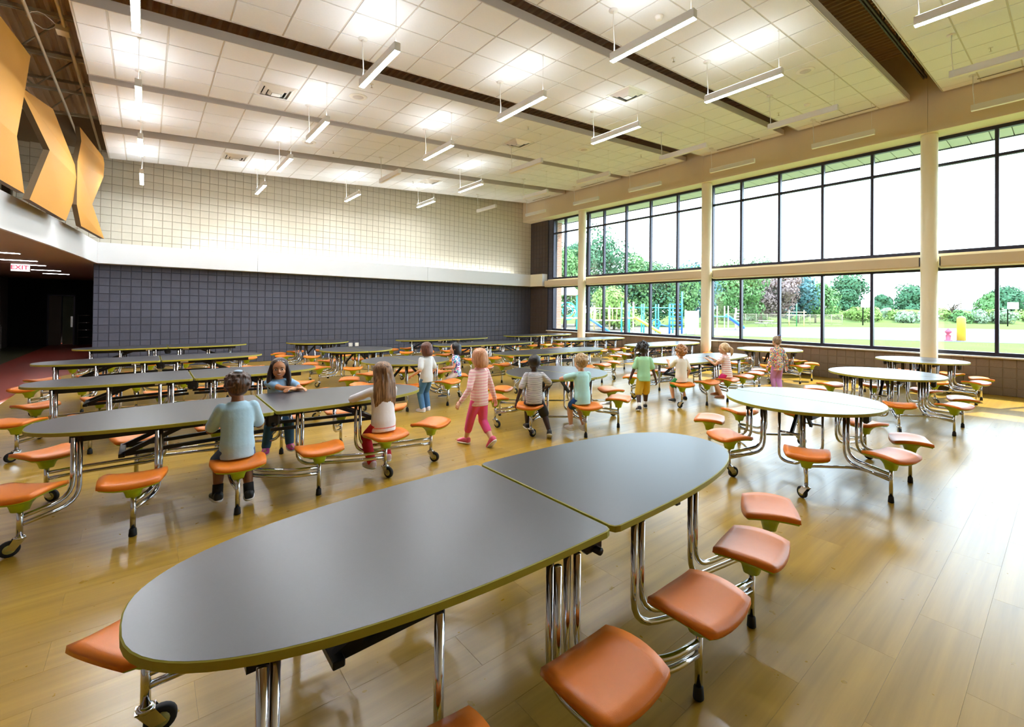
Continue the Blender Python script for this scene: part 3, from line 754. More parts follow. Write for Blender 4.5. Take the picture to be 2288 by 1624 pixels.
def long_table(x, y, label, casters=((1.48),), extra=()):
    t = thing('stool_table', label, 'table', (x, y, 0), 0, 'long stool tables')
    add_tops(t, long_tops)
    for k, (sx_, sy_, a) in enumerate(long_seats):
        rz = (0 if sy_ < 0 else math.pi) + a * (1 if sx_ * sy_ < 0 else -1)
        seat_at(t, sx_, sy_, rz, abs(sx_) > 1.3 or (round(sx_, 2), round(sy_, 2)) in extra)
        link('arm_tubes', long_arms[k], t)
    for s in (-1, 1):
        for yy in (-0.15, 0.15):
            link('apron_rail', rail_me[s], t, (0, yy * 2, 0)); link('lower_rail', lower_me[s], t, (0, yy, 0)); link('brace', diag_me[s], t, (0, yy, 0))
        link('label_plate', tagp_me, t, (s * 0.32 - 0.055, -0.3205, 0.665))
    for s in (-1, 1): link('cross_bar', cross_me, t, (s * 1.0, 0, 0))
    for yy in (-0.40, 0.0, 0.40): link('hinge', hinge_me, t, (0, yy, 0))
    link('hinge_rod', hrod_me, t)
    return t

RS = 0.95
ang8 = [22.5 + 45 * k for k in range(8)]
round_arms = []
for a in ang8:
    c, s = math.cos(R(a)), math.sin(R(a)); round_arms.append(arm_mesh((c * 0.50, s * 0.50, 0), (c * RS, s * RS, 0)).mesh('arm_tubes', M['chrome']))
link_arms = []
for k in (1, 3, 5, 7):
    a0, a1 = R(ang8[k - 1]), R(ang8[k]); p0 = Vector((math.cos(a0), math.sin(a0), 0)); p1 = Vector((math.cos(a1), math.sin(a1), 0))
    link_arms.append(MB().tube(fillet([p0 * .93 + Vector((0, 0, .215)), p0 * .62 + Vector((0, 0, .20)), p1 * .62 + Vector((0, 0, .20)), p1 * .93 + Vector((0, 0, .215))], .1), .013, 8).mesh('stretcher', M['chrome']))
rleg = MB().tube(fillet([(0.30, -0.11, 0.70), (0.30, -0.11, 0.12), (0.30, 0.11, 0.12), (0.30, 0.11, 0.70)], 0.09), 0.0155, 8).tube([(0.30, -0.11, 0.42), (0.30, 0.11, 0.42)], 0.012, 8).mesh('center_leg', M['chrome'])
rrail = MB().bbox((-0.62, -0.02, 0.655), (0.62, 0.02, 0.712), 0.006).mesh('apron_rail', M['black'])
rbrace = bar(MB(), (0.28, 0, 0.40), (0.05, 0, 0.66), 0.03, 0.035).mesh('brace', M['black'])

def round_table(x, y, label, rot=0.0):
    t = thing('round_stool_table', label, 'table', (x, y, 0), R(rot), 'round stool tables')
    add_tops(t, round_tops)
    for k, a in enumerate(ang8):
        c, s = math.cos(R(a)), math.sin(R(a)); seat_at(t, c * RS, s * RS, R(a) + math.pi / 2, k in (0, 3, 4, 7)); link('arm_tubes', round_arms[k], t)
    for me in link_arms: link('stretcher', me, t)
    for q in (0, math.pi): link('center_leg', rleg, t, None, (0, 0, q)); link('brace', rbrace, t, None, (0, 0, q))
    for yy in (-0.3, 0.3): link('apron_rail', rrail, t, (0, yy, 0))
    for yy in (-0.6, 0.6): link('hinge', hinge_me, t, (0, yy, 0))
    return t

for x, y, lb in ((1.50, 1.83, 'empty long grey table nearest the camera with orange stools'),
                 (0.87, 5.22, 'long grey table with two girls and a blue-shirted boy seated'),
                 (0.47, 8.02, 'long grey table directly behind the smiling dark-haired girl'),
                 (0.20, 10.85, 'long grey table next to the red floor, second from the dark wall'),
                 (0.38, 14.05, 'long grey table against the dark wall beside the corridor'),
                 (7.08, 13.25, 'long grey table closest to the dark wall in the hall middle'),
                 (7.05, 10.78, 'long grey table behind the head of the girl in pink'),
                 (7.00, 7.95, 'long table just behind the two boys at the round table'),
                 (8.40, 5.02, 'long shiny table where the curly-haired boy sits'),
                 (11.15, 13.45, 'long table in the far corner between dark wall and windows'),
                 (11.12, 10.72, 'long table beside the window wall, second from the far corner'),
                 (11.20, 7.85, 'long table at the middle window column behind the green-shirted boy')):
    ex_ = ((0.92, -0.70),) if abs(x - 0.87) < .01 else ()
    long_table(x, y, lb, extra=ex_)
for x, y, rt, lb in ((5.30, 1.94, 0, 'round table right of the nearest long table, closest round one'),
                     (8.66, 1.95, 0, 'round table between the nearest round table and the near column'),
                     (11.80, 2.05, 0, 'round table right at the nearest cream window column'),
                     (11.85, 5.12, 0, 'round table at the window behind the girl in floral top'),
                     (4.62, 5.15, 5, 'round table with the striped-shirt boy and the blond boy'),
                     (3.55, 8.05, 0, 'round table in front of the child in jeans'),
                     (3.60, 10.84, 0, 'round table in line with the wall outlets, farther from the wall'),
                     (3.55, 13.82, 0, 'round table nearest the wall outlets and dark wall')):
    round_table(x, y, lb, rt)
ph = MB().bbox((-0.07, -0.035, 0), (0.07, 0.035, 0.012), 0.004).build('phone', M['rubber'], None, (8.75, 5.05, 0.741), (0, 0, 0.5)); tag(ph, 'dark phone lying on the long table beside the ponytail girl', 'phone')

# ------------------------------------------------------------------ pendant lights and ceiling devices
LENG = 1.30
body_me = MB().bbox((-0.038, 0, 0.004), (0.038, LENG, 0.115), 0.004).mesh('housing', M['lamp_body'])
dif_on = MB().box((-0.033, 0.006, 0.0), (0.033, LENG - 0.006, 0.004)).mesh('diffuser', M['lamp_on'])
dif_off = MB().box((-0.033, 0.006, 0.0), (0.033, LENG - 0.006, 0.004)).mesh('diffuser', M['lamp_off'])
up_on = MB().box((-0.03, 0.02, 0.1155), (0.03, LENG - 0.02, 0.118)).mesh('uplight', M['lamp_up'])
can_me = MB().lathe([(0.065, -0.012), (0.065, -0.004), (0.05, 0.0)], n=20).mesh('canopy', M['lamp_body'])
cans_me = MB().lathe([(0.022, -0.012), (0.022, -0.004), (0.015, 0.0)], n=12).mesh('canopy', M['lamp_body'])
colX = [-0.13, 2.31, 4.74, 7.18, 9.66, 12.08]; rowY = [0.02, 2.92, 5.63, 8.62, 11.30, 14.24]
cn = ['leftmost column', 'second column from left', 'third column from left', 'fourth column from left', 'column second nearest the windows', 'column nearest the windows']
rn = ['over the camera', 'second from the camera', 'third from the camera', 'fourth from the camera', 'fifth from the camera', 'nearest the back wall']
off = {(2, 4), (3, 3)}
for i, x in enumerate(colX):
    for j, y in enumerate(rowY):
        lit = i <= 3 and (i, j) not in off
        q0, q1 = in_view(x, y, ceil_z(x) - .7), in_view(x, y + LENG, ceil_z(x) - .7)
        vis = any(q and -80 < q[0] < 2370 and -120 < q[1] < 900 for q in (q0, q1))
        if not vis: continue
        drop = 0.71
        t = thing('pendant_light', '%s linear pendant light, %s, %s' % ('lit' if lit else 'unlit', cn[i], rn[j]), 'light', (x, y, ceil_z(x) - drop), 0, 'linear pendant lights')
        link('housing', body_me, t); link('diffuser', dif_on if lit else dif_off, t)
        if lit: link('uplight', up_on, t)
        link('canopy', can_me, t, (0, LENG - 0.03, drop)); link('canopy', cans_me, t, (0, 0.06, drop))
        MB().tube([(0, LENG - 0.03, drop - 0.01), (0.006, LENG - 0.028, drop * .6), (0.012, LENG - 0.04, drop * .35), (0, LENG - 0.05, 0.11)], 0.0075, 6).build('power_cord', M['lamp_body'], t)
        MB().tube([(0, 0.06, drop - 0.01), (0, 0.06, 0.11)], 0.0022, 5).build('wire', M['lamp_body'], t)

def on_ceiling(name, label, cat, x, y, group=None):
    t = thing(name, label, cat, (x, y, ceil_z(x) - 0.001), 0, group); t.rotation_euler = (0, -SL, 0); return t
for k, (x, y, lb) in enumerate(((1.68, 9.53, 'left of the second pendant column'), (7.09, 5.88, 'in the third ceiling panel'), (7.11, 9.52, 'right in the fourth ceiling panel'), (1.67, 14.41, 'left beside the cream wall'), (7.10, 14.44, 'in the farthest ceiling panel, right'))):
    t = on_ceiling('air_diffuser', 'square stepped air diffuser ' + lb, 'vent', x, y, 'square air diffusers')
    MB().bbox((-.30, -.30, -.004), (.30, .30, 0.0), .002).build('plate', M['vent'], t)
    for hw, z0, z1 in ((0.26, -0.035, -0.004), (0.19, -0.055, -0.02), (0.12, -0.07, -0.035)):
        mb = MB(); a, b = hw, hw - 0.045
        v = [(-a, -a, z1), (a, -a, z1), (a, a, z1), (-a, a, z1), (-b, -b, z0), (b, -b, z0), (b, b, z0), (-b, b, z0), (-a + .006, -a + .006, z1 + .01), (a - .006, -a + .006, z1 + .01), (a - .006, a - .006, z1 + .01), (-a + .006, a - .006, z1 + .01)]
        f = [(i, (i + 1) % 4, 4 + (i + 1) % 4, 4 + i) for i in range(4)] + [(4 + i, 4 + (i + 1) % 4, 8 + (i + 1) % 4, 8 + i) for i in range(4)]
        mb.add(v, f).build('louver', M['vent'], t)
    MB().box((-.2, -.2, -.0045), (.2, .2, -.004)).build('throat', M['dark'], t)
    MB().bbox((-.07, -.07, -.075), (.07, .07, -.07), .001).build('center_plate', M['vent'], t)
for x, y, lb in ((2.93, 8.96, 'beside the second pendant column'), (9.03, 3.27, 'nearest the camera on the right'), (9.01, 9.0, 'far right'), (2.87, 12.24, 'behind the second pendant column')):
    t = on_ceiling('ceiling_speaker', 'round white ceiling speaker ' + lb, 'speaker', x, y, 'ceiling speakers')
    MB().lathe([(0.09, -0.012), (0.15, -0.010), (0.16, 0.0)], n=28).build('trim_ring', M['plastic_white'], t)
    MB().lathe([(0.005, -0.016), (0.095, -0.013), (0.097, -0.011)], n=24).build('grille', M['fascia'], t)
for y0, y1, lb in ((2.96, 4.14, 'nearest'), (5.64, 6.91, 'second'), (8.65, 9.96, 'third'), (11.32, 12.54, 'fourth'), (14.31, 15.5, 'farthest'), (0.02, 1.27, 'over the frame edge')):
    t = on_ceiling('slot_diffuser', 'thin black slot diffuser along the ceiling edge, ' + lb, 'vent', 12.40, y0, 'slot diffusers')
    MB().box((-.03, 0, -.004), (.03, y1 - y0, 0)).build('slot_frame', M['plastic_white'], t)
    for dx in (-.014, .014): MB().box((dx - .008, .01, -.006), (dx + .008, y1 - y0 - .01, -.003)).build('slot', M['rubber'], t)
for x, y, lb in ((5.37, 3.89, 'left of the two'), (10.85, 3.89, 'near the windows')):
    t = on_ceiling('smoke_detector', 'round smoke detector in the second ceiling panel, ' + lb, 'detector', x, y, 'smoke detectors')
    MB().lathe([(0.03, -0.055), (0.045, -0.05), (0.06, -0.02), (0.065, 0.0)], n=20).build('body', M['plastic_white'], t)
for x, y, lb in ((6.59, 4.47, 'beside the nearest lit pendants'), (2.94, 8.30, 'behind the second pendant column'), (6.60, 8.44, 'in the middle of the ceiling'), (10.84, 4.5, 'near the right ceiling edge'), (6.55, 11.05, 'left of the far diffuser'), (3.53, 12.63, 'far left'), (6.63, 14.71, 'closest to the back wall'), (10.84, 8.45, 'far right'), (10.83, 0.93, 'at the top right frame edge')):
    t = on_ceiling('sprinkler', 'small fire sprinkler head under the ceiling ' + lb, 'sprinkler', x, y, 'sprinkler heads')
    MB().lathe([(0.03, -0.006), (0.035, 0.0)], n=14).build('escutcheon', M['vent'], t)
    MB().lathe([(0.022, -0.062), (0.022, -0.058), (0.006, -0.055), (0.006, -0.006)], n=10).build('nozzle', M['chrome'], t)

# ------------------------------------------------------------------ ochre acoustic panels on the left
def panel(verts, faces, label):
    t = thing('acoustic_panel', label, 'panel', (0, 0, 0), 0, 'folded ochre panels')
    P3 = [Vector((-0.70 - 0.094 * (16 - y) + dx, y, z)) for y, z, dx in verts]
    n = len(P3); TK = 0.07; mb = MB()
    cnt = {}
    for f in faces:
        for i in range(len(f)): cnt[tuple(sorted((f[i], f[(i + 1) % len(f)])))] = cnt.get(tuple(sorted((f[i], f[(i + 1) % len(f)]))), 0) + 1
    mb.add(P3, faces); mb.build('face', M['orange_panel'], t)
    b = MB(); B3 = [p + Vector((-TK, 0, 0)) for p in P3]; fs = [tuple(i + n for i in f[::-1]) for f in faces]
    for f in faces:
        for i in range(len(f)):
            a, c = f[i], f[(i + 1) % len(f)]
            if cnt[tuple(sorted((a, c)))] == 1: fs.append((a, a + n, c + n, c))
    b.add(P3 + B3, fs); b.build('backing', M['panel_edge'], t, label='dark brown panel edge and back')
    return t
panel([(13.28, 5.26, -.10), (15.63, 5.27, -.10), (15.09, 4.99, 0), (12.85, 4.87, 0), (14.82, 4.63, .03), (12.41, 4.37, .03), (13.91, 3.83, 0), (12.26, 3.53, .06), (14.90, 3.21, .05), (12.68, 3.19, .05)],
      [(0, 1, 2, 3), (3, 2, 4, 5), (5, 4, 6, 7), (7, 6, 8, 9)], 'folded ochre wall panel nearest the cream block wall')
panel([(9.63, 4.68, -.06), (11.25, 4.92, -.06), (12.38, 4.30, 0), (12.75, 4.06, .02), (10.43, 4.04, .08), (11.86, 3.16, 0), (9.78, 3.15, .03)],
      [(0, 1, 2, 4), (4, 2, 3), (4, 3, 5, 6)], 'folded ochre wall panel in the middle of three')
panel([(7.4, 5.28, -.06), (10.09, 5.29, -.06), (9.63, 4.62, 0), (9.02, 3.83, .08), (7.4, 3.83, .08), (9.61, 3.20, .02), (7.4, 3.19, .02)],
      [(0, 1, 2, 3, 4), (4, 3, 5, 6)], 'folded ochre wall panel nearest the camera, cut by the frame')
for y in (9.2, 12.1, 14.6):
    pp = MB().bbox((-0.05, -0.05, 2.8), (0.05, 0.05, 5.7), .006).build('panel_post', M['panel_edge'], None, (-1.45 - 0.094 * (16 - y), y, 0))
    tag(pp, 'brown steel post holding the ochre panel, %s' % {9.2: 'near', 12.1: 'middle', 14.6: 'far'}[y], 'post', 'panel posts')

# ------------------------------------------------------------------ children
TMP = bpy.data.scenes.new('workbench')
def bake(mb, voxel, smooth=4, factor=0.5):
    me = mb.mesh('tmp', M['plastic_white']); o = bpy.data.objects.new('tmp', me); TMP.collection.objects.link(o)
    r = o.modifiers.new('r', 'REMESH'); r.mode = 'VOXEL'; r.voxel_size = voxel; r.use_smooth_shade = True
    if smooth:
        s = o.modifiers.new('s', 'SMOOTH'); s.factor = factor; s.iterations = smooth
    vl = TMP.view_layers[0]; vl.update(); dg = vl.depsgraph
    out = bpy.data.meshes.new_from_object(o.evaluated_get(dg)); bpy.data.objects.remove(o); bpy.data.meshes.remove(me)
    return out
def merge_meshes(list_):
    mb = MB()
    for me in list_:
        vs = [v.co.copy() for v in me.vertices]; mb.add(vs, [tuple(p.vertices) for p in me.polygons], 0, True)
    return mb
def ring(c, ax, ay, rx, ry, n=18, pw=1.0):
    return [c + ax * (rx * math.copysign(abs(math.cos(a)) ** pw, math.cos(a))) + ay * (ry * math.copysign(abs(math.sin(a)) ** pw, math.sin(a))) for a in [2 * math.pi * k / n for k in range(n)]]
def limb(mb, pts, rs, n=12):
    """tapered limb with rounded ends"""
    pts = [Vector(p) for p in pts]; P = []; Q = []
    for i in range(len(pts) - 1):
        for k in range(4):
            t = k / 4; P.append(pts[i].lerp(pts[i + 1], t)); Q.append(rs[i] * (1 - t) + rs[i + 1] * t)
    P.append(pts[-1]); Q.append(rs[-1])
    mb.tube(P, Q, n); mb.sphere(P[0], Q[0] * 0.99, 12, 8); mb.sphere(P[-1], Q[-1] * 0.99, 12, 8)
    return mb
def ik(a, b, l1, l2, hint):
    d = b - a; L = min(d.length, (l1 + l2) * 0.999); dn = d.normalized(); x = (l1 * l1 - l2 * l2 + L * L) / (2 * L); h = math.sqrt(max(0, l1 * l1 - x * x))
    hv = (hint - dn * hint.dot(dn)).normalized(); return a + dn * x + hv * h, a + dn * L
V = Vector
skin_cache = {}
def skin(c):
    if c not in skin_cache:
        m = mat('skin_' + c.strip('#'), c, 0.5, var=0.05, vscale=14); m.node_tree.nodes['Principled BSDF'].inputs['Subsurface Weight'].default_value = 0.06
        m.node_tree.nodes['Principled BSDF'].inputs['Subsurface Radius'].default_value = (0.02, 0.008, 0.004); skin_cache[c] = m
    return skin_cache[c]
def hair_mat(c, c2):
    m = bpy.data.materials.new('hair'); m.use_nodes = True; t = m.node_tree; p = t.nodes['Principled BSDF']; N = t.nodes.new; L = t.links.new
    tcn = N('ShaderNodeTexCoord'); mp = N('ShaderNodeMapping'); mp.inputs['Scale'].default_value = (70, 70, 5); L(tcn.outputs['Object'], mp.inputs[0])
    nz = N('ShaderNodeTexNoise'); nz.inputs['Scale'].default_value = 1.3; nz.inputs['Detail'].default_value = 4; L(mp.outputs[0], nz.inputs['Vector'])
    r = N('ShaderNodeValToRGB'); r.color_ramp.elements[0].position = 0.35; r.color_ramp.elements[1].position = 0.68
    r.color_ramp.elements[0].color = (*srgb(c), 1); r.color_ramp.elements[1].color = (*srgb(c2), 1); L(nz.outputs[0], r.inputs[0]); L(r.outputs[0], p.inputs['Base Color'])
    bp = N('ShaderNodeBump'); bp.inputs['Strength'].default_value = 0.6; bp.inputs['Distance'].default_value = 0.006; L(nz.outputs[0], bp.inputs['Height']); L(bp.outputs[0], p.inputs['Normal'])
    p.inputs['Roughness'].default_value = 0.42; return m
def cloth(c, var=0.06): return mat('cloth', c, 0.85, var=var, vscale=10, bump=0.25, bscale=25)
eye_w = mat('eye_white', '#e9e4de', 0.3); eye_d = mat('eye_iris', '#22140d', 0.2); lip_m = mat('lips', '#b0605a', 0.45); teeth_m = mat('teeth', '#f3eee6', 0.3)
shoe_soles = mat('shoe_sole', '#e6e3de', 0.6)

def hand_mesh(w, d, up, s, side, curl=0.5):
    """w wrist, d forearm direction, up = back of hand, side = +1 if thumb goes to up x d side"""
    d = d.normalized(); up = (up - d * up.dot(d)).normalized(); sd = d.cross(up).normalized() * side
    mb = MB(); pl = 0.062 * s
    rings = [ring(w + d * (-0.01 * s), sd, up, 0.017 * s, 0.014 * s, 14), ring(w + d * 0.012 * s, sd, up, 0.021 * s, 0.012 * s, 14), ring(w + d * 0.035 * s, sd, up, 0.028 * s, 0.012 * s, 14), ring(w + d * pl, sd, up, 0.027 * s, 0.0095 * s, 14)]
    mb.loft(rings)
    for k, (off, ln) in enumerate(((0.021, 0.042), (0.0075, 0.048), (-0.0065, 0.045), (-0.0195, 0.036))):
        a = w + d * (pl - 0.006 * s) + sd * off * s; l = ln * s; c1 = curl * 0.6; c2 = curl * 1.4
        d1 = (d * math.cos(c1) - up * math.sin(c1) + sd * off * 2.0).normalized(); d2 = (d * math.cos(c2) - up * math.sin(c2)).normalized()
        b = a + d1 * l * 0.5; c = b + d2 * l * 0.5
        limb(mb, [a, b, c], [0.0072 * s, 0.0066 * s, 0.0056 * s], 8)
    a = w + d * 0.018 * s + sd * 0.018 * s; b = a + (d * 0.6 + sd * 0.75 - up * 0.3).normalized() * 0.026 * s; c = b + (d * 0.9 + sd * 0.25 - up * 0.3).normalized() * 0.024 * s
    limb(mb, [a, b, c], [0.0095 * s, 0.008 * s, 0.0062 * s], 8)
    return bake(mb, 0.0034, 2)

def child(label, loc, rz, H=1.15, sit=False, skin_c='#e3b595', hair=('short', '#4a3020', '#6b4a30'), top=None, bottom=None, shoes='#222226', lean=0.05, tilt=0.0, twist=0.0, head_yaw=0.0, head_pitch=0.0,
          wrists=None, ankles=None, knee_hint=None, elbow_hint=None, sleeve=0.55, hem=-0.05, pant_len=1.0, collar=None, dress=0.0, face=True, socks=None, smile=False, hand_curl=0.6, toe=None, heel_up=(0, 0), extras=None, low=None):
    s = H / 1.15; t = thing('person', label, 'child', loc, rz)
    X, Y, Z = V((1, 0, 0)), V((0, 1, 0)), V((0, 0, 1))
    pel = V((0, 0, (SEAT_Z + 0.075) if sit else 0.545 * s))
    dr = V((math.sin(tilt), math.sin(lean), math.cos(lean))).normalized()
    ax = V((math.cos(twist), math.sin(twist), 0)); ax = (ax - dr * ax.dot(dr)).normalized(); ay = dr.cross(ax).normalized()
    sp = lambda h: pel + dr * (h * s)
    neck = sp(0.365); hc = neck + dr * (0.085 * s) + V((0, 0.012, 0.028)) * s
    sh = [neck - dr * 0.045 * s - ax * 0.104 * s, neck - dr * 0.045 * s + ax * 0.104 * s]
    hp = [pel - X * 0.050 * s - Z * 0.005, pel + X * 0.050 * s - Z * 0.005]
    UA, FA, UL, LL = 0.195 * s, 0.165 * s, 0.255 * s, 0.245 * s
    wrists = wrists or [V((-0.18, 0.05, pel.z - 0.02)), V((0.18, 0.05, pel.z - 0.02))]
    eh = elbow_hint or [V((-0.35, -0.6, -1.0)), V((0.35, -0.6, -1.0))]
    kh = knee_hint or [V((-0.1, 1, 0.3)), V((0.1, 1, 0.3))]
    ankles = ankles or ([V((-0.07, 0.26, 0.12)), V((0.07, 0.26, 0.12))] if sit else [V((-0.06, 0, 0.06)), V((0.06, 0.0, 0.06))])
    el, wr, kn, an = [], [], [], []
    for i in (0, 1):
        e, w_ = ik(sh[i], V(wrists[i]), UA, FA, V(eh[i])); el.append(e); wr.append(w_)
        k, a = ik(hp[i], V(ankles[i]), UL, LL, V(kh[i])); kn.append(k); an.append(a)
    toe = toe or [V((-0.15, 1, 0)), V((0.15, 1, 0))]
    prof = [(-0.055, .060, .055), (-0.02, .086, .068), (0.03, .092, .070), (0.10, .083, .062), (0.17, .082, .062), (0.25, .094, .066), (0.31, .098, .060), (0.345, .075, .050), (0.37, .042, .042), (0.43, .037, .038)]
    b = MB(); b.loft([ring(sp(h), ax, ay, rx * s, ry * s) for h, rx, ry in prof])
    for i in (0, 1):
        limb(b, [sh[i], el[i], wr[i]], [.037 * s, .028 * s, .019 * s]); mid = kn[i].lerp(an[i], 0.3)
        limb(b, [hp[i], kn[i], mid, an[i]], [.062 * s, .043 * s, .042 * s, .027 * s])
        td = V(toe[i]).normalized(); hu = heel_up[i]; fd = (td * math.cos(hu) - Z * math.sin(hu)).normalized()
        limb(b, [an[i] - fd * .02 * s - Z * .02 * s, an[i] + fd * .05 * s - Z * .025 * s, an[i] + fd * .10 * s - Z * .030 * s], [.027 * s, .026 * s, .020 * s])
    # head
    hy = twist + head_yaw; fw = V((-math.sin(hy), math.cos(hy), 0)); fx = V((math.cos(hy), math.sin(hy), 0)); fw = (fw * math.cos(head_pitch) + Z * math.sin(head_pitch)).normalized(); fz = fx.cross(fw).normalized()
    HM = Matrix(((fx.x, fw.x, fz.x, hc.x), (fx.y, fw.y, fz.y, hc.y), (fx.z, fw.z, fz.z, hc.z), (0, 0, 0, 1))); hs = 1.02 * (s ** 0.5)
    hp_ = lambda x, y, z: HM @ (V((x, y, z)) * hs)
    hb = MB(); hb.sphere((0, -0.008, 0.030), (0.077, 0.092, 0.082), 22, 16); hb.sphere((0, 0.020, -0.025), (0.060, 0.062, 0.070), 20, 14); hb.sphere((0, 0.045, -0.068), (0.030, 0.030, 0.022), 14, 10)
    hb.sphere((-0.036, 0.046, -0.028), (0.026, 0.026, 0.026), 12, 8); hb.sphere((0.036, 0.046, -0.028), (0.026, 0.026, 0.026), 12, 8)
    hb.tube([(0, 0.078, 0.012), (0, 0.091, -0.020)], [0.006, 0.011], 8); hb.sphere((0, 0.091, -0.021), (0.013, 0.011, 0.010), 10, 8)
    hb.sphere((-0.078, -0.006, -0.004), (0.011, 0.018, 0.026), 10, 8); hb.sphere((0.078, -0.006, -0.004), (0.011, 0.018, 0.026), 10, 8)
    b.add([hp_(*p) for p in hb.v], hb.f, 0, True)
    body = bake(b, 0.0075, 3)
    hands = []
    for i in (0, 1):
        fd = (wr[i] - el[i]).normalized(); up = V((0, 0, 1)) if abs(fd.z) < 0.75 else (X * (-1 if i == 0 else 1))
        sd = 1
        want = V((1, 0, 0)) if i == 0 else V((-1, 0, 0))
        if abs(fd.z) >= 0.75: want = Y
        if fd.cross(up).dot(want) < 0: sd = -1
        hands.append(hand_mesh(wr[i], fd, up, s * 1.05, sd, hand_curl))
    bm_ = merge_meshes([body] + hands); o = bm_.build('body', skin(skin_c), t)
    # face details
    for sx_ in (-1, 1):
        ew = MB(); ew.sphere((sx_ * 0.031, 0.072, 0.003), (0.0135, 0.010, 0.0085), 14, 10); MB().add([hp_(*p) for p in ew.v], ew.f, 0, True).build('eye', eye_w, t)
        ei = MB(); ei.sphere((sx_ * 0.031, 0.0785, 0.003), (0.0075, 0.0055, 0.0078), 12, 8); MB().add([hp_(*p) for p in ei.v], ei.f, 0, True).build('iris', eye_d, t)
        eb = MB(); eb.tube([(sx_ * 0.014, 0.084, 0.022), (sx_ * 0.030, 0.081, 0.027), (sx_ * 0.046, 0.069, 0.022)], [.0028, .0032, .002], 6); MB().add([hp_(*p) for p in eb.v], eb.f, 0, True).build('eyebrow', hair_mat(hair[1], hair[1]), t)
    mo = MB(); k = 0.010 if smile else 0.002
    mo.tube([(-0.026, 0.066, -0.050 + k), (-0.014, 0.077, -0.053 + k * .2), (0, 0.081, -0.054), (0.014, 0.077, -0.053 + k * .2), (0.026, 0.066, -0.050 + k)], [.002, .0045, .005, .0045, .002], 8)
    MB().add([hp_(*p) for p in mo.v], mo.f, 0, True).build('lips', lip_m, t)
    if smile:
        mo = MB(); mo.tube([(-0.018, 0.0765, -0.0475), (0, 0.0845, -0.0515), (0.018, 0.0765, -0.0475)], [.002, .0035, .002], 8); MB().add([hp_(*p) for p in mo.v], mo.f, 0, True).build('teeth', teeth_m, t)
    # clothes ---------------------------------------------------------
    hm = hem - dress
    rows = []
    inf = 0.014
    for h, rx, ry in [(hm - (.02 if sit else 0), .112 + dress * .45, .094 + dress * .35)] + [(h, rx + inf + (0.012 if h < 0.2 else 0.004), ry + inf + (0.010 if h < 0.2 else 0.003)) for h, rx, ry in prof if hm + 0.02 < h < 0.33] + [(0.345, .084, .060), (0.368, .056, .052)]:
        if sit: h = max(h, -0.066)
        rows.append(ring(sp(h), ax, ay, rx * s, ry * s, 20))
    sb = MB(); sb.loft(rows)
    for i in (0, 1):
        if sleeve <= 0.9:
            e = sh[i].lerp(el[i], sleeve); limb(sb, [sh[i] - (el[i] - sh[i]).normalized() * .0, e], [.044 * s, .047 * s])
        else:
            limb(sb, [sh[i], el[i], el[i].lerp(wr[i], 0.97)], [.042 * s, .037 * s, .028 * s])
    so_ = link('shirt' if not dress else 'dress', bake(sb, 0.0085, 4), t); so_.data.materials.clear(); so_.data.materials.append(top)
    if bottom is not None:
        pb_ = MB(); pb_.loft([ring(sp(h), ax, ay, (rx + .011) * s, (ry + .011) * s, 20) for h, rx, ry in prof if h < 0.12])
        for i in (0, 1):
            if pant_len >= 0.9: limb(pb_, [hp[i], kn[i], kn[i].lerp(an[i], low if low is not None else pant_len - 0.06)], [.067 * s, .053 * s, (.046 if pant_len < 1.05 else .040) * s])
            else:
                e = hp[i].lerp(kn[i], pant_len) if pant_len < 0.8 else hp[i].lerp(kn[i], 0.98); limb(pb_, [hp[i], e], [.068 * s, .068 * s])
        po = link('trousers' if pant_len >= .9 else 'shorts', bake(pb_, 0.0085, 4), t); po.data.materials.clear(); po.data.materials.append(bottom)
    for i in (0, 1):
        td = V(toe[i]).normalized(); hu = heel_up[i]; fd = (td * math.cos(hu) - Z * math.sin(hu)).normalized(); sdv = fd.cross(Z).normalized(); nz_ = sdv.cross(fd).normalized()
        A = an[i]
        f = lambda a, c, rx, rz_: ring(A + fd * a * s + nz_ * c * s, sdv, nz_, rx * s, rz_ * s, 14, 0.8)
        sb = MB(); sb.loft([f(-.050, -.022, .022, .026), f(-.035, -.020, .033, .036), f(0.0, -.018, .034, .040), f(.045, -.026, .038, .030), f(.085, -.034, .039, .022), f(.118, -.038, .030, .016), f(.132, -.040, .016, .010)])
        so2 = link('shoe', bake(sb, 0.0075, 2), t); so2.data.materials.clear(); so2.data.materials.append(shoes)
        MB().loft([ring(A + fd * a * s - nz_ * z * s, fd, sdv, l * s, w_ * s, 18, 0.8) for a, z, l, w_ in ((.04, .062, .088, .034), (.04, .052, .094, .040), (.04, .044, .092, .038))]).build('sole', shoe_soles, so2)
        if socks is not None:
            MB().tube([A - Z * .02, A.lerp(kn[i], 0.28)], [.036 * s, .036 * s], 14).build('sock', socks, t)
    # hair ------------------------------------------------------------
    st, c1, c2 = hair; hmx = hair_mat(c1, c2)
    hb = MB()
    cap = ((0, -0.022, 0.036), (0.090, 0.096, 0.089))
    if st == 'bald':
        hb.sphere((0, -0.012, 0.034), (0.0815, 0.0945, 0.0845), 22, 16); me = None
    elif st in ('short', 'blond'):
        hb.sphere(*cap, 22, 16); hb.sphere((0, -0.045, -0.010), (0.070, 0.060, 0.055), 18, 12)
        rnd = random.Random(3)
        for k in range(60):
            a, e = rnd.uniform(0, 6.28), rnd.uniform(-0.2, 1.5); p = V((math.cos(a) * math.cos(e), math.sin(a) * math.cos(e), math.sin(e)))
            if p.y > 0.55 and p.z < 0.5: continue
            hb.sphere((cap[0][0] + p.x * .087, cap[0][1] + p.y * .093, cap[0][2] + p.z * .086), (.016, .016, .013), 8, 6)
    elif st == 'curly':
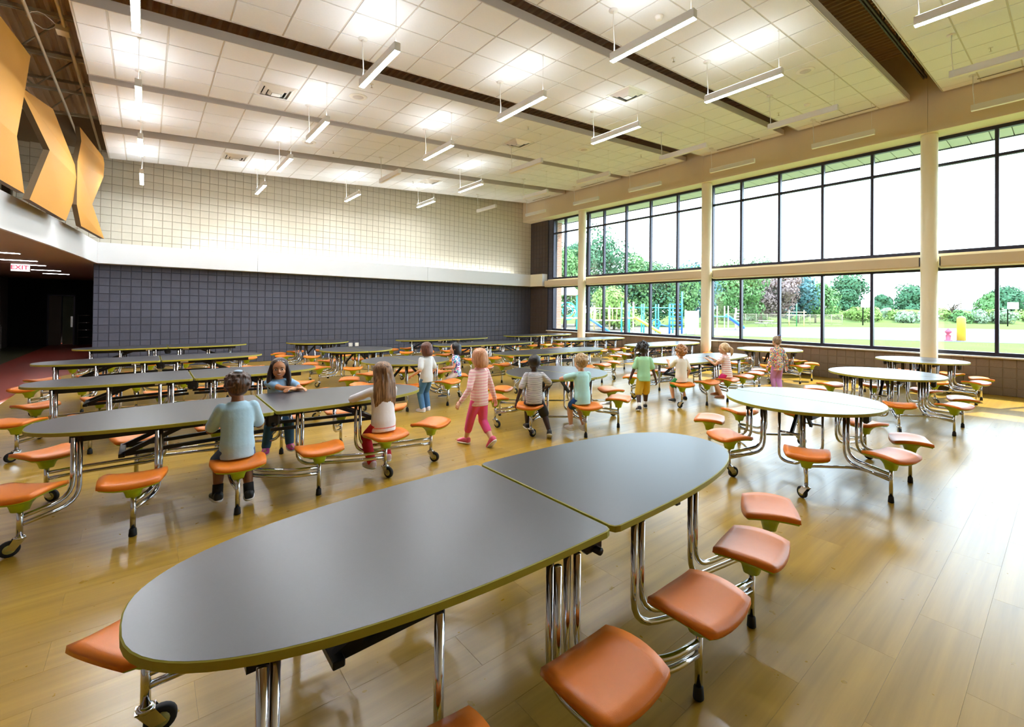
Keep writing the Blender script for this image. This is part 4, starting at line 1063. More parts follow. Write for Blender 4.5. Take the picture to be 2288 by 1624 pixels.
        rnd = random.Random(5); hb.sphere(*cap, 20, 14); hb.sphere((0, -0.045, -0.015), (0.072, 0.060, 0.055), 18, 12)
        for k in range(170):
            a, e = rnd.uniform(0, 6.28), rnd.uniform(-0.55, 1.5); p = V((math.cos(a) * math.cos(e), math.sin(a) * math.cos(e), math.sin(e)))
            if p.y > 0.5 and p.z < 0.45: continue
            hb.sphere((p.x * .096, cap[0][1] + p.y * .102, cap[0][2] + p.z * .098), rnd.uniform(.012, .022), 8, 6)
    elif st == 'twists':
        rnd = random.Random(9); hb.sphere(*cap, 20, 14); hb.sphere((0, -0.04, -0.005), (0.072, 0.062, 0.05), 18, 12)
        for k in range(150):
            a, e = rnd.uniform(0, 6.28), rnd.uniform(-0.35, 1.55); p = V((math.cos(a) * math.cos(e), math.sin(a) * math.cos(e), math.sin(e)))
            if p.y > 0.55 and p.z < 0.45: continue
            c = V(cap[0]) + V((p.x * .085, p.y * .09, p.z * .085)); l = rnd.uniform(.02, .042); q = (p + V((rnd.uniform(-.4, .4), rnd.uniform(-.4, .4), rnd.uniform(-.2, .4)))).normalized()
            hb.tube([c, c + q * l], [.010, .007], 7)
    elif st in ('bob', 'bobshort'):
        hb.sphere(*cap, 24, 18); dn = -0.095 if st == 'bob' else -0.075
        rr = []
        for z, rx, ry, yc in ((0.06, .088, .090, -.020), (0.02, .094, .088, -.030), (-0.03, .097, .082, -.040), (-0.07, .094, .076, -.044), (dn, .084, .068, -.046), (dn - .012, .066, .055, -.046)):
            rr.append([V((rx * math.cos(a), yc + ry * math.sin(a) * (1.0 if math.sin(a) < 0 else 0.95), z)) for a in [2 * math.pi * k / 24 for k in range(24)]])
        hb.loft(rr[::-1])
    elif st in ('long', 'longfront'):
        hb.sphere(*cap, 24, 18); ln = -0.30 if st == 'long' else -0.24
        rr = []
        for z, rx, ry, yc in ((0.06, .086, .086, -.022), (0.0, .094, .082, -.034), (-0.06, .097, .066, -.052), (-0.12, .103, .052, -.066), (-0.20, .107, .044, -.074), (ln + .03, .100, .036, -.078), (ln, .080, .022, -.080)):
            rr.append([V((rx * math.cos(a) * (1 + .035 * math.sin(9 * a)), yc + ry * math.sin(a) * (1 + .10 * math.sin(11 * a + z * 20)), z)) for a in [2 * math.pi * k / 44 for k in range(44)]])
        hb.loft(rr[::-1])
        if st == 'longfront':
            for sx_ in (-1, 1): limb(hb, [(sx_ * .070, .022, .045), (sx_ * .088, .014, -.04), (sx_ * .094, .022, -.13), (sx_ * .086, .040, -.20)], [.020, .025, .026, .012])
        else:
            rnd = random.Random(4)
            for k in range(14):
                xx = -0.09 + 0.18 * k / 13; limb(hb, [(xx * .75, -.098 + abs(xx) * .35, 0.03), (xx * .98, -.112 + abs(xx) * .3, -.08), (xx * 1.05, -.118 + abs(xx) * .3, -.22), (xx * 1.0 + rnd.uniform(-.012, .012), -.105 + abs(xx) * .2, ln - rnd.uniform(.0, .045))], [.010, .014, .013, .004], 8)
    elif st in ('pony', 'puff'):
        hb.sphere((0, -0.018, 0.034), (0.085, 0.093, 0.086), 22, 16); hb.sphere((0, -0.045, -0.010), (0.066, 0.055, 0.052), 18, 12)
        if st == 'pony':
            limb(hb, [(0.02, -.10, .035), (0.035, -.135, .0), (0.05, -.13, -.08), (0.05, -.115, -.13)], [.022, .030, .024, .008]); limb(hb, [(-.07, 0.0, .02), (-.084, -.03, -.02), (-.08, -.05, -.05)], [.012, .014, .006])
        else: limb(hb, [(0, -.075, .10), (0, -.10, .125), (0, -.115, .10)], [.02, .028, .02])
    hb2 = MB().add([hp_(*p) for p in hb.v], hb.f, 0, True)
    ho = link('hair', bake(hb2, 0.0062, 2 if st in ('curly', 'twists', 'long') else 3), t); ho.data.materials.clear(); ho.data.materials.append(hmx)
    if extras: extras(t, hp_, dict(sp=sp, wr=wr, el=el, an=an, kn=kn, s=s, HM=HM))
    return t

jeans = mat('denim', '#4f7fae', 0.85, var=0.22, vscale=14, bump=0.2, bscale=60)
jeans_d = mat('denim_dark', '#3d6a8f', 0.85, var=0.18, vscale=14, bump=0.2, bscale=60)
WT = 0.772        # wrist height when a hand rests on a table top

def kippah(t, hp_, k):
    m = MB(); m.sphere((0, 0, 0), (.03, .03, .012), 16, 8); MB().add([hp_(p[0], p[1] - .035, p[2] + .126) for p in m.v], m.f, 0, True).build('hair_clip', mat('pale_blue', '#a9c4dc', .6), t)
child('seated boy in a pale blue T-shirt seen from behind', (0.57, 4.52, 0), 0.0, H=1.20, sit=True, skin_c='#8a5a3c', hair=('short', '#2b1a12', '#5a3a26'), top=cloth('#aed0e2'), bottom=cloth('#3f5f94'), shoes=mat('black_shoe', '#1d2027', .45), socks=mat('black_sock', '#1a1a1e', .9),
      lean=0.10, wrists=[V((-0.17, 0.27, WT - .1)), V((0.15, 0.27, WT - .1))], ankles=[V((-0.11, 0.16, 0.13)), V((0.10, 0.10, 0.11))], sleeve=0.80, pant_len=0.85, elbow_hint=[V((-.35, -.3, -1)), V((.35, -.3, -1))], extras=kippah)
def clip2(t, hp_, k):
    m = MB(); m.tube([(-.05, .055, .085), (0, .062, .098), (.045, .055, .09)], .004, 6); MB().add([hp_(*p) for p in m.v], m.f, 0, True).build('hair_clip', M['chrome'], t)
child('smiling girl with long dark hair facing the camera, arms on the table', (1.13, 5.98, 0), math.pi - 0.10, H=1.14, sit=True, skin_c='#c98a5e', hair=('longfront', '#1c100c', '#3a231a'), top=cloth('#8fb7dc'), bottom=jeans_d, shoes=mat('pink_shoe', '#d8519a', .5),
      lean=0.16, head_yaw=-0.12, head_pitch=-0.04, wrists=[V((-0.10, 0.30, WT)), V((-0.16, 0.27, WT))], ankles=[V((-0.10, 0.20, 0.16)), V((0.12, 0.16, 0.14))], sleeve=0.5, smile=True, elbow_hint=[V((-1, -.2, -.4)), V((1, .2, -.3))], extras=clip2, hand_curl=.8)
def waist(t, hp_, k):
    MB().tube([k['sp'](-.02) + V((math.cos(a) * .105, math.sin(a) * .085, 0)) for a in [2 * math.pi * q / 20 for q in range(21)]], .014, 8, caps=False).build('waistband', mat('pink_trim', '#e08a86', .8), t)
child('girl with long brown hair, white shirt and red leggings seen from behind', (1.79, 4.58, 0), 0.06, H=1.20, sit=True, skin_c='#e6b899', hair=('long', '#4a2f1c', '#a9805a'), top=cloth('#ecebf0', .03), bottom=cloth('#cf1f33'), shoes=mat('pink_white_shoe', '#e6cfd8', .5, var=.2, vscale=30),
      lean=0.10, wrists=[V((-0.14, 0.28, WT)), V((0.10, 0.30, WT))], elbow_hint=[V((-1, -.25, -.25)), V((.5, -.2, -1))], ankles=[V((-0.09, 0.06, 0.14)), V((0.11, 0.14, 0.15))], sleeve=1.0, pant_len=1.08, extras=waist)
child('standing child with brown bob, grey T-shirt and ripped jeans', (3.43, 7.00, 0), 0.25, H=1.13, skin_c='#e0a98a', hair=('bob', '#4a2a20', '#7a4a38'), top=cloth('#d7d9d8', .03), bottom=jeans, shoes=mat('white_pink_shoe', '#efe6ea', .5, var=.15, vscale=30),
      wrists=[V((-0.19, 0.10, 0.60)), V((0.20, 0.12, 0.60))], ankles=[V((-0.07, 0.0, 0.06)), V((0.06, 0.03, 0.06))], sleeve=0.75, lean=0.04, hem=-0.06)
child('small girl with black bob in a bright patterned dress seated sideways', (4.22, 7.42, 0), 1.05, H=1.05, sit=True, skin_c='#dfa583', hair=('bob', '#0e0d10', '#26242a'), top=floral('pattern_dress', ['#2f7fd0', '#d83a92', '#ffffff', '#5a4fb0', '#38c0d8'], 42, '#e8eef8'), bottom=cloth('#efe6e2'), shoes=mat('grey_shoe', '#5a6270', .5),
      lean=0.06, wrists=[V((-0.10, 0.20, 0.62)), V((0.14, 0.20, 0.60))], ankles=[V((-0.07, 0.20, 0.15)), V((0.07, 0.16, 0.14))], sleeve=0.45, dress=0.02, hem=-.04)
pinkknit = stripes('pink_knit', '#f0a8b4', '#fbdcd6', 9.0, 'Z', 0.45, .9, 1.5)
child('girl walking away in a pink striped sweater and pink leggings', (3.06, 4.82, 0), 0.16, H=1.20, skin_c='#eab79d', hair=('bob', '#b0714a', '#e2ae84'), top=pinkknit, bottom=cloth('#ee5a9c'), shoes=mat('pink_flat', '#e0587e', .5),
      wrists=[V((-0.27, 0.02, 0.58)), V((0.25, -0.02, 0.52))], ankles=[V((-0.05, 0.18, 0.065)), V((0.05, -0.17, 0.11))], sleeve=1.0, pant_len=0.98, low=0.55, heel_up=(0, 0.75), toe=[V((-.2, 1, 0)), V((.05, 1, 0))], lean=0.03, hem=-0.07, head_yaw=0.1)
child('dark-skinned boy in a black and white striped T-shirt seated from behind', (3.76, 4.62, 0), -0.55, H=1.12, sit=True, skin_c='#3a2620', hair=('bald', '#17120f', '#241c18'), top=stripes('bw_stripe', '#f2f2f4', '#3a3c52', 26.0, 'Z', 0.62), bottom=cloth('#2a2c34'), shoes=mat('black_white_shoe', '#2b2b30', .5),
      lean=0.02, wrists=[V((-0.24, -0.05, 0.47)), V((0.17, 0.20, 0.62))], ankles=[V((-0.06, 0.24, 0.14)), V((0.20, -0.02, 0.10))], sleeve=0.8, pant_len=0.85, hem=-.03, heel_up=(0, .5), elbow_hint=[V((-1, -.4, 0)), V((1, -.5, -.3))])
child('blond boy in a pale turquoise T-shirt leaning on the round table', (4.27, 4.25, 0), -0.22, H=1.13, sit=True, skin_c='#e9b495', hair=('blond', '#8a6a42', '#d0ac78'), top=cloth('#b9ecec', .03), bottom=cloth('#1f4a86'), shoes=mat('white_shoe', '#e4ded8', .5, var=.15, vscale=30),
      lean=0.10, wrists=[V((-0.12, 0.24, WT)), V((0.14, 0.28, WT))], ankles=[V((-0.05, 0.20, 0.13)), V((0.08, 0.08, 0.14))], sleeve=0.6, pant_len=0.7, elbow_hint=[V((-1, -.2, -.15)), V((.5, -.2, -1))])
child('boy walking in a mint green T-shirt and yellow shorts', (6.28, 4.80, 0), -0.75, H=1.14, skin_c='#4a2e24', hair=('twists', '#0c0a0b', '#1c1718'), top=cloth('#a6dfb0', .04), bottom=cloth('#dcb840'), shoes=mat('navy_shoe', '#232b3c', .5), socks=mat('white_sock', '#ecebe8', .9),
      wrists=[V((-0.24, -0.02, 0.50)), V((0.22, 0.03, 0.48))], ankles=[V((-0.09, -0.12, 0.08)), V((0.06, 0.16, 0.06))], sleeve=0.75, pant_len=0.85, head_yaw=-0.75, hem=-0.05, heel_up=(.25, 0))
child('curly-haired boy in a cream T-shirt and green shorts seated from behind', (6.94, 4.50, 0), -0.45, H=1.08, sit=True, skin_c='#e2a680', hair=('curly', '#7a4d28', '#c98f58'), top=cloth('#f1ebdc', .03), bottom=cloth('#2f9a55'), shoes=mat('multi_shoe', '#2c3440', .5, var=.4, vscale=30),
      lean=0.04, wrists=[V((-0.10, 0.27, WT)), V((0.20, 0.12, 0.55))], ankles=[V((-0.09, 0.10, 0.14)), V((0.15, 0.12, 0.16))], sleeve=0.7, pant_len=0.75)
child('blonde ponytail girl in a striped shirt and pink shorts seated', (8.08, 4.26, 0), 0.15, H=1.13, sit=True, skin_c='#dca883', hair=('pony', '#b88a54', '#efd9b0'), top=stripes('pastel_stripe', '#f7f3ee', '#e8a8a0', 9.0, 'Z', 0.60, .85), bottom=cloth('#e02a6e'), shoes=mat('tan_sandal', '#b0714e', .6),
      lean=0.12, wrists=[V((-0.16, 0.30, WT)), V((0.10, 0.32, WT))], ankles=[V((-0.16, 0.04, 0.13)), V((-0.02, 0.18, 0.15))], sleeve=0.4, pant_len=0.4)
def wristband(t, hp_, k):
    MB().lathe([(.024, -.012), (.027, 0), (.024, .012)], k['wr'][0], 14).build('wristband', mat('blue_band', '#2f5fc0', .6), t)
    m = MB(); m.sphere((0, -.10, .125), (.03, .03, .018), 12, 8); MB().add([hp_(*p) for p in m.v], m.f, 0, True).build('hair_tie', mat('blue_tie', '#5f86d8', .6), t)
child('girl standing by the window in a floral top and lilac leggings', (9.75, 4.04, 0), -0.62, H=1.20, skin_c='#e3b08f', hair=('puff', '#5a4230', '#c9ae8c'), top=floral('floral_top', ['#e0485a', '#4f9a8a', '#f2c24a', '#e88fa0', '#5f86b8'], 48, '#e6e2d2'), bottom=cloth('#dc9ad8'), shoes=mat('grey_flat', '#8a8a92', .5),
      wrists=[V((-0.22, -0.02, 0.56)), V((0.22, 0.02, 0.56))], ankles=[V((-0.05, 0.02, 0.06)), V((0.05, -0.03, 0.06))], sleeve=1.0, pant_len=1.08, hem=-0.09, extras=wristband)

bpy.data.scenes.remove(TMP)

# ------------------------------------------------------------------ outside
GZ = -0.12
def away(px, d):
    a = (px - CX) / F_PX; v = Fv + Rv * a; return Vector((v.x * d, v.y * d, 0))      # d = depth along the view axis
M['lawn'] = mat('lawn', '#5a693c', 0.9, spec=0.0, var=0.18, vscale=0.35)
M['asphalt'] = mat('asphalt', '#76727e', 0.9, spec=0.0, var=0.08, vscale=0.3)
M['sand'] = mat('play_sand', '#6e675e', 0.95, spec=0.0, var=0.06, vscale=0.3)
M['bark'] = mat('bark', '#5a4a3c', 0.9, var=0.2, vscale=4)
leafs = {k: mat('leaf_' + k, c, 0.7, spec=0.1, var=0.30, vscale=0.9) for k, c in dict(deep='#46694c', mid='#5b7d4a', light='#7c9450', blue='#527476', pale='#86997a', rust='#86726e').items()}
ou = struct('ground_lawn', 'sunny lawn outside the windows', me=MB().box((13.55, -160, GZ - .3), (420, 260, GZ)).mesh('ground_lawn', M['lawn']), cat='ground')
pk = struct('ground_parking', 'pale asphalt play court outside', me=MB().prism([(42, -40), (41.4, 2.0), (39.3, 5.8), (36.7, 10.3), (33.8, 15.2), (31.5, 20), (44, 27), (55.5, 25), (67.9, 19.0), (76.8, 11.4), (79.7, 3.9), (82, -40)][::-1], GZ - .1, GZ + .02).mesh('ground_parking', M['asphalt']), cat='ground')
pg = struct('ground_play', 'pale sand ground of the playground', me=MB().prism([(18, 23), (31.4, 20.1), (43.9, 27.1), (46, 44), (26, 48)], GZ - .1, GZ + .015).mesh('ground_play', M['sand']), cat='ground')
cn_ = struct('ceiling_canopy', 'white slatted roof overhang outside the windows', cat='ceiling')
for k in range(60):
    y = -4.9 + k * 0.36
    MB().bbox((13.62, y, 5.70), (14.46, y + 0.345, 5.74), .004).build('soffit_board', M['white'], cn_)
MB().box((14.46, -5, 5.68), (14.52, 16.9, 6.1)).build('canopy_fascia', M['frame'], cn_)
MB().box((13.5, -5, 5.75), (14.5, 16.9, 6.05)).build('canopy_roof', M['steel'], cn_)
bp_ = struct('wall_brick_pier', 'red brick pier outside the far window', (13.62, 15.45, 0), cat='wall')
bk = mat('red_brick', '#b5806a', 0.85, var=0.1, vscale=8, rand=0.08)
MB().box((0.01, 0.01, GZ), (0.49, 0.59, 5.69)).build('core', M['white'], bp_)
bme = [MB().bbox((0, 0, 0), (0.235, 0.59, 0.062), .004).mesh('brick', bk), MB().bbox((0, 0, 0), (0.49, 0.285, 0.062), .004).mesh('brick', bk)]
for k in range(77):
    z = GZ + 0.075 * k
    if k % 2: link('brick', bme[0], bp_, (0, 0, z)); link('brick', bme[0], bp_, (.255, 0, z))
    else: link('brick', bme[1], bp_, (0, 0, z)); link('brick', bme[1], bp_, (0, .305, z))

def tree(px, d, h, wd, kind, label, bare=False, base=0.25, n=None, cat='tree', seed=None):
    rnd = random.Random(seed or int(px * 7 + d)); p = away(px, d); t = thing('tree' if cat == 'tree' else 'shrub', label, cat, (p.x, p.y, GZ))
    tr = MB().tube([(0, 0, 0), (0.03 * h, 0.01 * h, h * .25), (0, 0.02 * h, h * .55)], [h * .028, h * .02, h * .01], 8)
    for k in range(7 if not bare else 16):
        a = rnd.uniform(0, 6.28); z0 = h * rnd.uniform(.18, .5); L = wd * .5 * rnd.uniform(.5, .95); e = Vector((math.cos(a) * L, math.sin(a) * L, z0 + h * rnd.uniform(.15, .42)))
        m = Vector((e.x * .4, e.y * .4, z0 + (e.z - z0) * .6)); tr.tube([(0, 0, z0), m, e], [h * .012, h * .008, h * .003], 6)
        if bare:
            for q in range(3): tr.tube([m.lerp(e, .3 + .25 * q), m.lerp(e, .3 + .25 * q) + Vector((rnd.uniform(-1, 1), rnd.uniform(-1, 1), rnd.uniform(.2, 1))) * h * .1], [h * .005, h * .0015], 5)
    tr.build('trunk', M['bark'], t)
    if bare: return t
    mb = MB(); lumps = []
    for k in range(16):
        a = rnd.uniform(0, 6.28); z = rnd.uniform(base, 0.92); r = (1 - abs(2 * (z - base) / (1 - base) - .85) ** 2 * .55) * wd / 2
        rr = rnd.uniform(.2, .75) * r; lumps.append((math.cos(a) * rr, math.sin(a) * rr, z * h, rnd.uniform(.16, .30) * wd))
    lumps.append((0, 0, h * .6, wd * .32)); lumps.append((0, 0, h * .85, wd * .2))
    n = n or int(4200 + 160 * h); s = 0.0030 * d
    for k in range(n):
        lx, ly, lz, lr = rnd.choice(lumps); a = rnd.uniform(0, 6.28); e = math.asin(rnd.uniform(-1, 1)); q = Vector((math.cos(a) * math.cos(e), math.sin(a) * math.cos(e), math.sin(e) * .85))
        c = Vector((lx, ly, lz)) + q * lr * rnd.uniform(.75, 1.05)
        if c.z < .05: continue
        u = (q.cross(Vector((rnd.uniform(-1, 1), rnd.uniform(-1, 1), rnd.uniform(-1, 1))))).normalized(); v = q.cross(u) + q * rnd.uniform(-.6, .6)
        ss = s * rnd.uniform(.6, 1.3); mb.add([c - u * ss, c - v * ss * .7, c + u * ss, c + v * ss * .7], [(0, 1, 2, 3)])
    mb.build('crown', leafs[kind], t)
    return t
for a in ((1262, 48, 8.0, 7, 'mid', 'leafy tree at the far left edge of the first window'), (1290, 52, 9.6, 7, 'deep', 'tall tree behind the teal play tower'), (1345, 55, 11.2, 8.5, 'deep', 'tallest tree left of the far column gap'),
          (1372, 44, 4.0, 5, 'light', 'bright green rounded bush tree behind the tan play rail'), (1415, 55, 8.9, 7.5, 'mid', 'broad tree behind the playground, left of the blue climber'), (1470, 56, 7.4, 8, 'deep', 'dense dark tree behind the blue climber'),
          (1520, 57, 6.9, 8, 'mid', 'tree above the white play panel'), (1556, 60, 7.6, 8, 'blue', 'bluish tree beside the middle column'),
          (1602, 70, 8.2, 9, 'mid', 'tree just right of the middle column'), (1650, 72, 8.8, 10, 'mid', 'leafy tree above the second slide'), (1700, 82, 12.4, 10, 'pale', 'pale tall tree reaching into the upper window'),
          (1742, 78, 8.2, 9, 'rust', 'reddish thin tree right of the pale tall tree'), (1782, 84, 8.6, 9, 'blue', 'bluish tree at the treeline end'), (1822, 86, 6.8, 8, 'mid', 'smaller tree closing the treeline'),
          (1890, 120, 11.0, 13, 'deep', 'wide oak-like tree standing alone behind the hoop'), (1966, 118, 6.2, 6, 'deep', 'small dark tree right of the wide tree'), (2042, 128, 8.8, 12, 'deep', 'tree left of the near column'),
          (2216, 112, 7.0, 9, 'mid', 'tree behind the right hoop, left one'), (2256, 110, 7.6, 9, 'deep', 'tree directly behind the right hoop board')):
    tree(*a)
tree(2128, 96, 6.5, 8, 'mid', 'bare spreading tree on the far field', bare=True)
# overgrown bank with shrubs
bkm = MB(); N1, N2 = 60, 8; vs = []; rnd = random.Random(2)
for i in range(N1 + 1):
    px = 1590 + i * 15
    for j in range(N2 + 1):
        q = away(px, 92 + 4 * j); hgt = 2.6 * math.sin(min(1, j / 4) * math.pi / 2) * (1 + .12 * math.sin(i * .9)) + rnd.uniform(-.12, .12); vs.append((q.x, q.y, GZ + max(.0, hgt - (.6 if j == 0 else 0))))
bkm.add(vs, [(i * (N2 + 1) + j, (i + 1) * (N2 + 1) + j, (i + 1) * (N2 + 1) + j + 1, i * (N2 + 1) + j + 1) for i in range(N1) for j in range(N2)], 0, True)
struct('ground_bank', 'overgrown green bank beyond the field', me=bkm.mesh('ground_bank', mat('bank_grass', '#5f6c3e', .95, spec=0.0, var=.25, vscale=.5)), cat='ground')
ORD = 'first second third fourth fifth sixth seventh eighth ninth tenth eleventh twelfth thirteenth fourteenth fifteenth sixteenth seventeenth eighteenth nineteenth twentieth twenty-first twenty-second twenty-third twenty-fourth twenty-fifth twenty-sixth'.split()
for k in range(26):
    px = 1600 + k * 27 + rnd.uniform(-8, 8)
    tree(px, 91 + rnd.uniform(0, 8), rnd.uniform(1.6, 3.0), rnd.uniform(3, 5.5), rnd.choice(['light', 'light', 'mid', 'pale']), 'low wild shrub on the far bank, %s from the left' % ORD[k], base=.1, n=1000, cat='shrub')['group'] = 'wild shrubs on the bank'
# poles, buildings
for px, d, h, lb in ((2000, 150, 10.5, 'left of the near column'), (2147, 140, 10.5, 'right of the near column')):
    p = away(px, d); t = thing('light_pole', 'distant sports field light pole ' + lb, 'light pole', (p.x, p.y, GZ), TH - math.pi / 2)
    MB().tube([(0, 0, 0), (0, 0, h)], [.16, .1], 8).build('pole', M['steel'], t); MB().bbox((-1.6, -.1, h - .5), (1.6, .1, h - .3), .02).build('crossbar', M['steel'], t)
    for q in range(4): MB().bbox((-1.5 + q * .85, -.2, h - .3), (-1.1 + q * .85, .2, h + .1), .04).build('floodlight', M['vent'], t)
p = away(2140, 260); t = thing('far_building', 'long low pale building on the horizon', 'building', (p.x, p.y, GZ), TH - math.pi / 2)
MB().box((-14, 0, 0), (16, 10, 4.2)).build('wall', mat('far_wall', '#a8b4c4', .8, var=.05, vscale=.2), t); MB().box((-14.5, -.5, 4.2), (16.5, 10.5, 5.0)).build('roof', mat('far_roof', '#8a94a8', .8, var=.05, vscale=.2), t)
for q in range(8): MB().box((-12.5 + 3.5 * q, -.05, 1.2), (-11 + 3.5 * q, 0, 3)).build('window', M['frame'], t)
# basketball hoops
for px, d, lb in ((1937, 70, 'in the middle window'), (2264, 73, 'in the right window')):
    p = away(px, d); t = thing('basketball_hoop', 'basketball hoop with white backboard seen ' + lb, 'hoop', (p.x, p.y, GZ), TH - math.pi / 2)
    MB().tube([(0, .9, 0), (0, .9, 2.9), (0, .1, 3.2)], .09, 10).build('post', M['black'], t); MB().bbox((-.9, -.02, 2.75), (.9, .06, 3.85), .02).build('backboard', M['white'], t)
    MB().tube([(.23 * math.cos(a), -.28 + .23 * math.sin(a), 2.98) for a in [k * math.pi / 8 for k in range(17)]], .02, 6).build('rim', mat('rim_red', '#c0503a', .5), t)
# hydrant and bollards
p = Vector((40.5, 5.55, GZ)); t = thing('fire_hydrant', 'red and white fire hydrant on the grass edge', 'hydrant', p)
rd = mat('hydrant_red', '#a8455a', .5, var=.05, vscale=5)
MB().lathe([(.22, 0), (.22, .06), (.14, .08), (.14, .55), (.19, .58), (.19, .64), (.15, .72), (.06, .80), (.05, .86)], n=16).build('barrel', rd, t)
for sy_ in (-1, 1): MB().tube([(0, 0, .45), (.12 * -1, sy_ * .30, .45)], .075, 10).build('nozzle', M['white'], t)
for (x, y, lb) in ((40.6, 4.9, 'right of the fire hydrant'), (40.3, 6.28, 'half hidden by the near column')):
    t = thing('bollard', 'yellow bollard ' + lb, 'bollard', (x, y, GZ)); MB().lathe([(.24, 0), (.24, 1.52), (.20, 1.62), (.08, 1.68)], n=20).build('sleeve', mat('bollard_yellow', '#c9a02a', .5, var=.04, vscale=4), t); MB().lathe([(.27, 0), (.27, .05), (.25, .06)], n=18).build('collar', M['asphalt'], t)
# chain link fence
t = thing('chain_fence', 'grey chain link fence behind the play court', 'fence', (0, 0, GZ))
q = [away(1618 + 24 * k, 66 + .4 * k) for k in range(12)]
for a in q: MB().tube([a, a + Vector((0, 0, 1.6))], .04, 6).build('post', M['steel'], t)
for a, b in zip(q[:-1], q[1:]):
    for z in (0.1, 1.55): MB().tube([a + Vector((0, 0, z)), b + Vector((0, 0, z))], .025, 5).build('rail', M['steel'], t)
    wm = MB()
    for k in range(1, 12): wm.tube([a.lerp(b, k / 12) + Vector((0, 0, .1)), a.lerp(b, k / 12) + Vector((0, 0, 1.55))], .008, 4)
    for k in range(1, 8): wm.tube([a + Vector((0, 0, .1 + .18 * k)), b + Vector((0, 0, .1 + .18 * k))], .008, 4)
    wm.build('wire_mesh', M['steel'], t, kind='stuff')
p = away(1711, 60); t = thing('picnic_table', 'grey picnic table on the play court', 'picnic table', (p.x, p.y, GZ), 1.0)
MB().bbox((-1.1, -.4, .72), (1.1, .4, .78), .01).build('top', M['vent'], t)
for sy_ in (-.75, .75): MB().bbox((-1.1, sy_ - .14, .42), (1.1, sy_ + .14, .47), .01).build('bench', M['vent'], t)
for sx_ in (-.8, .8): MB().tube([(sx_, -.75, .44), (sx_, .75, .44)], .03).tube([(sx_, -.5, 0), (sx_, -.2, .72)], .03).tube([(sx_, .5, 0), (sx_, .2, .72)], .03).build('leg', M['steel'], t)
# playground
PC = {k: mat('play_' + k, c, .45, var=.04, vscale=3) for k, c in dict(teal='#3fb8b4', blue='#2f78c8', tan='#e0c088', yellow='#f0cf50', cream='#f0e8d8', pink='#d8b8b8', green='#3f8a58').items()}
def play(px, d, rz, label):
    p = away(px, d); return thing('play_structure', label, 'playground', (p.x, p.y, GZ), rz)
A_ = TH - math.pi / 2
t = play(1268, 33, A_, 'teal play tower with a pale tent roof')
for x in (-.7, .7):
    for y in (-.7, .7): MB().tube([(x, y, 0), (x, y, 3.0)], .06, 8).build('post', PC['teal'], t)
MB().bbox((-.8, -.8, 1.2), (.8, .8, 1.3), .02).build('deck', PC['tan'], t)
MB().add([(-1, -1, 2.9), (1, -1, 2.9), (1, 1, 2.9), (-1, 1, 2.9), (0, 0, 3.9)], [(0, 1, 4), (1, 2, 4), (2, 3, 4), (3, 0, 4), (3, 2, 1, 0)]).build('roof', PC['cream'], t)
for r in (.35, .6): MB().tube([(r * math.cos(a), -.75, 1.75 + r * math.sin(a)) for a in [k * math.pi / 10 for k in range(21)]], .05, 6).build('ring_panel', PC['teal'], t)
MB().loft([[V((-.9 - 1.6 * k / 8, -.35, 1.25 - 1.15 * k / 8)), V((-.9 - 1.6 * k / 8, .35, 1.25 - 1.15 * k / 8)), V((-.9 - 1.6 * k / 8, .35, 1.45 - 1.15 * k / 8)), V((-.9 - 1.6 * k / 8, .3, 1.3 - 1.15 * k / 8)), V((-.9 - 1.6 * k / 8, -.3, 1.3 - 1.15 * k / 8)), V((-.9 - 1.6 * k / 8, -.35, 1.45 - 1.15 * k / 8))] for k in range(9)]).build('slide', PC['blue'], t)
t = play(1345, 36, A_, 'tan play bridge with picket rails and posts')
for x in (-1.9, -.6, .6, 1.9): MB().tube([(x, 0, 0), (x, 0, 2.2)], .06, 8).build('post', PC['tan'], t)
MB().bbox((-1.9, -.5, 1.0), (1.9, .5, 1.1), .02).build('deck', PC['tan'], t); MB().bbox((-1.9, -.04, 1.95), (1.9, .04, 2.05), .01).build('rail', PC['tan'], t)
for k in range(12): MB().tube([(-1.8 + k * .33, 0, 1.1), (-1.8 + k * .33, 0, 2.0)], .035, 6).build('picket', PC['tan'], t)
MB().loft([[V((-1.0 + 1.5 * k / 8, -.9 - .3, 1.05 - .95 * k / 8)), V((-1.0 + 1.5 * k / 8, -.5, 1.05 - .95 * k / 8)), V((-1.0 + 1.5 * k / 8, -.5, 1.25 - .95 * k / 8)), V((-1.0 + 1.5 * k / 8, -1.2, 1.25 - .95 * k / 8))] for k in range(9)]).build('slide', PC['blue'], t)
t = play(1408, 35, A_, 'yellow slide with cream poles in the playground')
for x in (-.6, -.2, .3): MB().tube([(x, .3, 0), (x, .3, 2.5)], .06, 8).build('post', PC['cream' if x > -.3 else 'teal'], t)
MB().bbox((-.6, 0, 1.2), (.3, .7, 1.3), .02).build('deck', PC['tan'], t)
MB().loft([[V((.3 + 2.0 * k / 8, -.3, 1.25 - 1.15 * k / 8)), V((.3 + 2.0 * k / 8, .3, 1.25 - 1.15 * k / 8)), V((.3 + 2.0 * k / 8, .3, 1.45 - 1.15 * k / 8)), V((.3 + 2.0 * k / 8, .24, 1.31 - 1.15 * k / 8)), V((.3 + 2.0 * k / 8, -.24, 1.31 - 1.15 * k / 8)), V((.3 + 2.0 * k / 8, -.3, 1.45 - 1.15 * k / 8))] for k in range(9)]).build('slide', PC['yellow'], t)
t = play(1455, 38, A_, 'teal climbing frame with overhead bars')
for x in (-1.8, -.6, .6, 1.8): MB().tube([(x, 0, 0), (x, 0, 2.4)], .06, 8).build('post', PC['teal'], t); MB().tube([(x, 1, 0), (x, 1, 2.4)], .06, 8).build('post', PC['teal'], t)
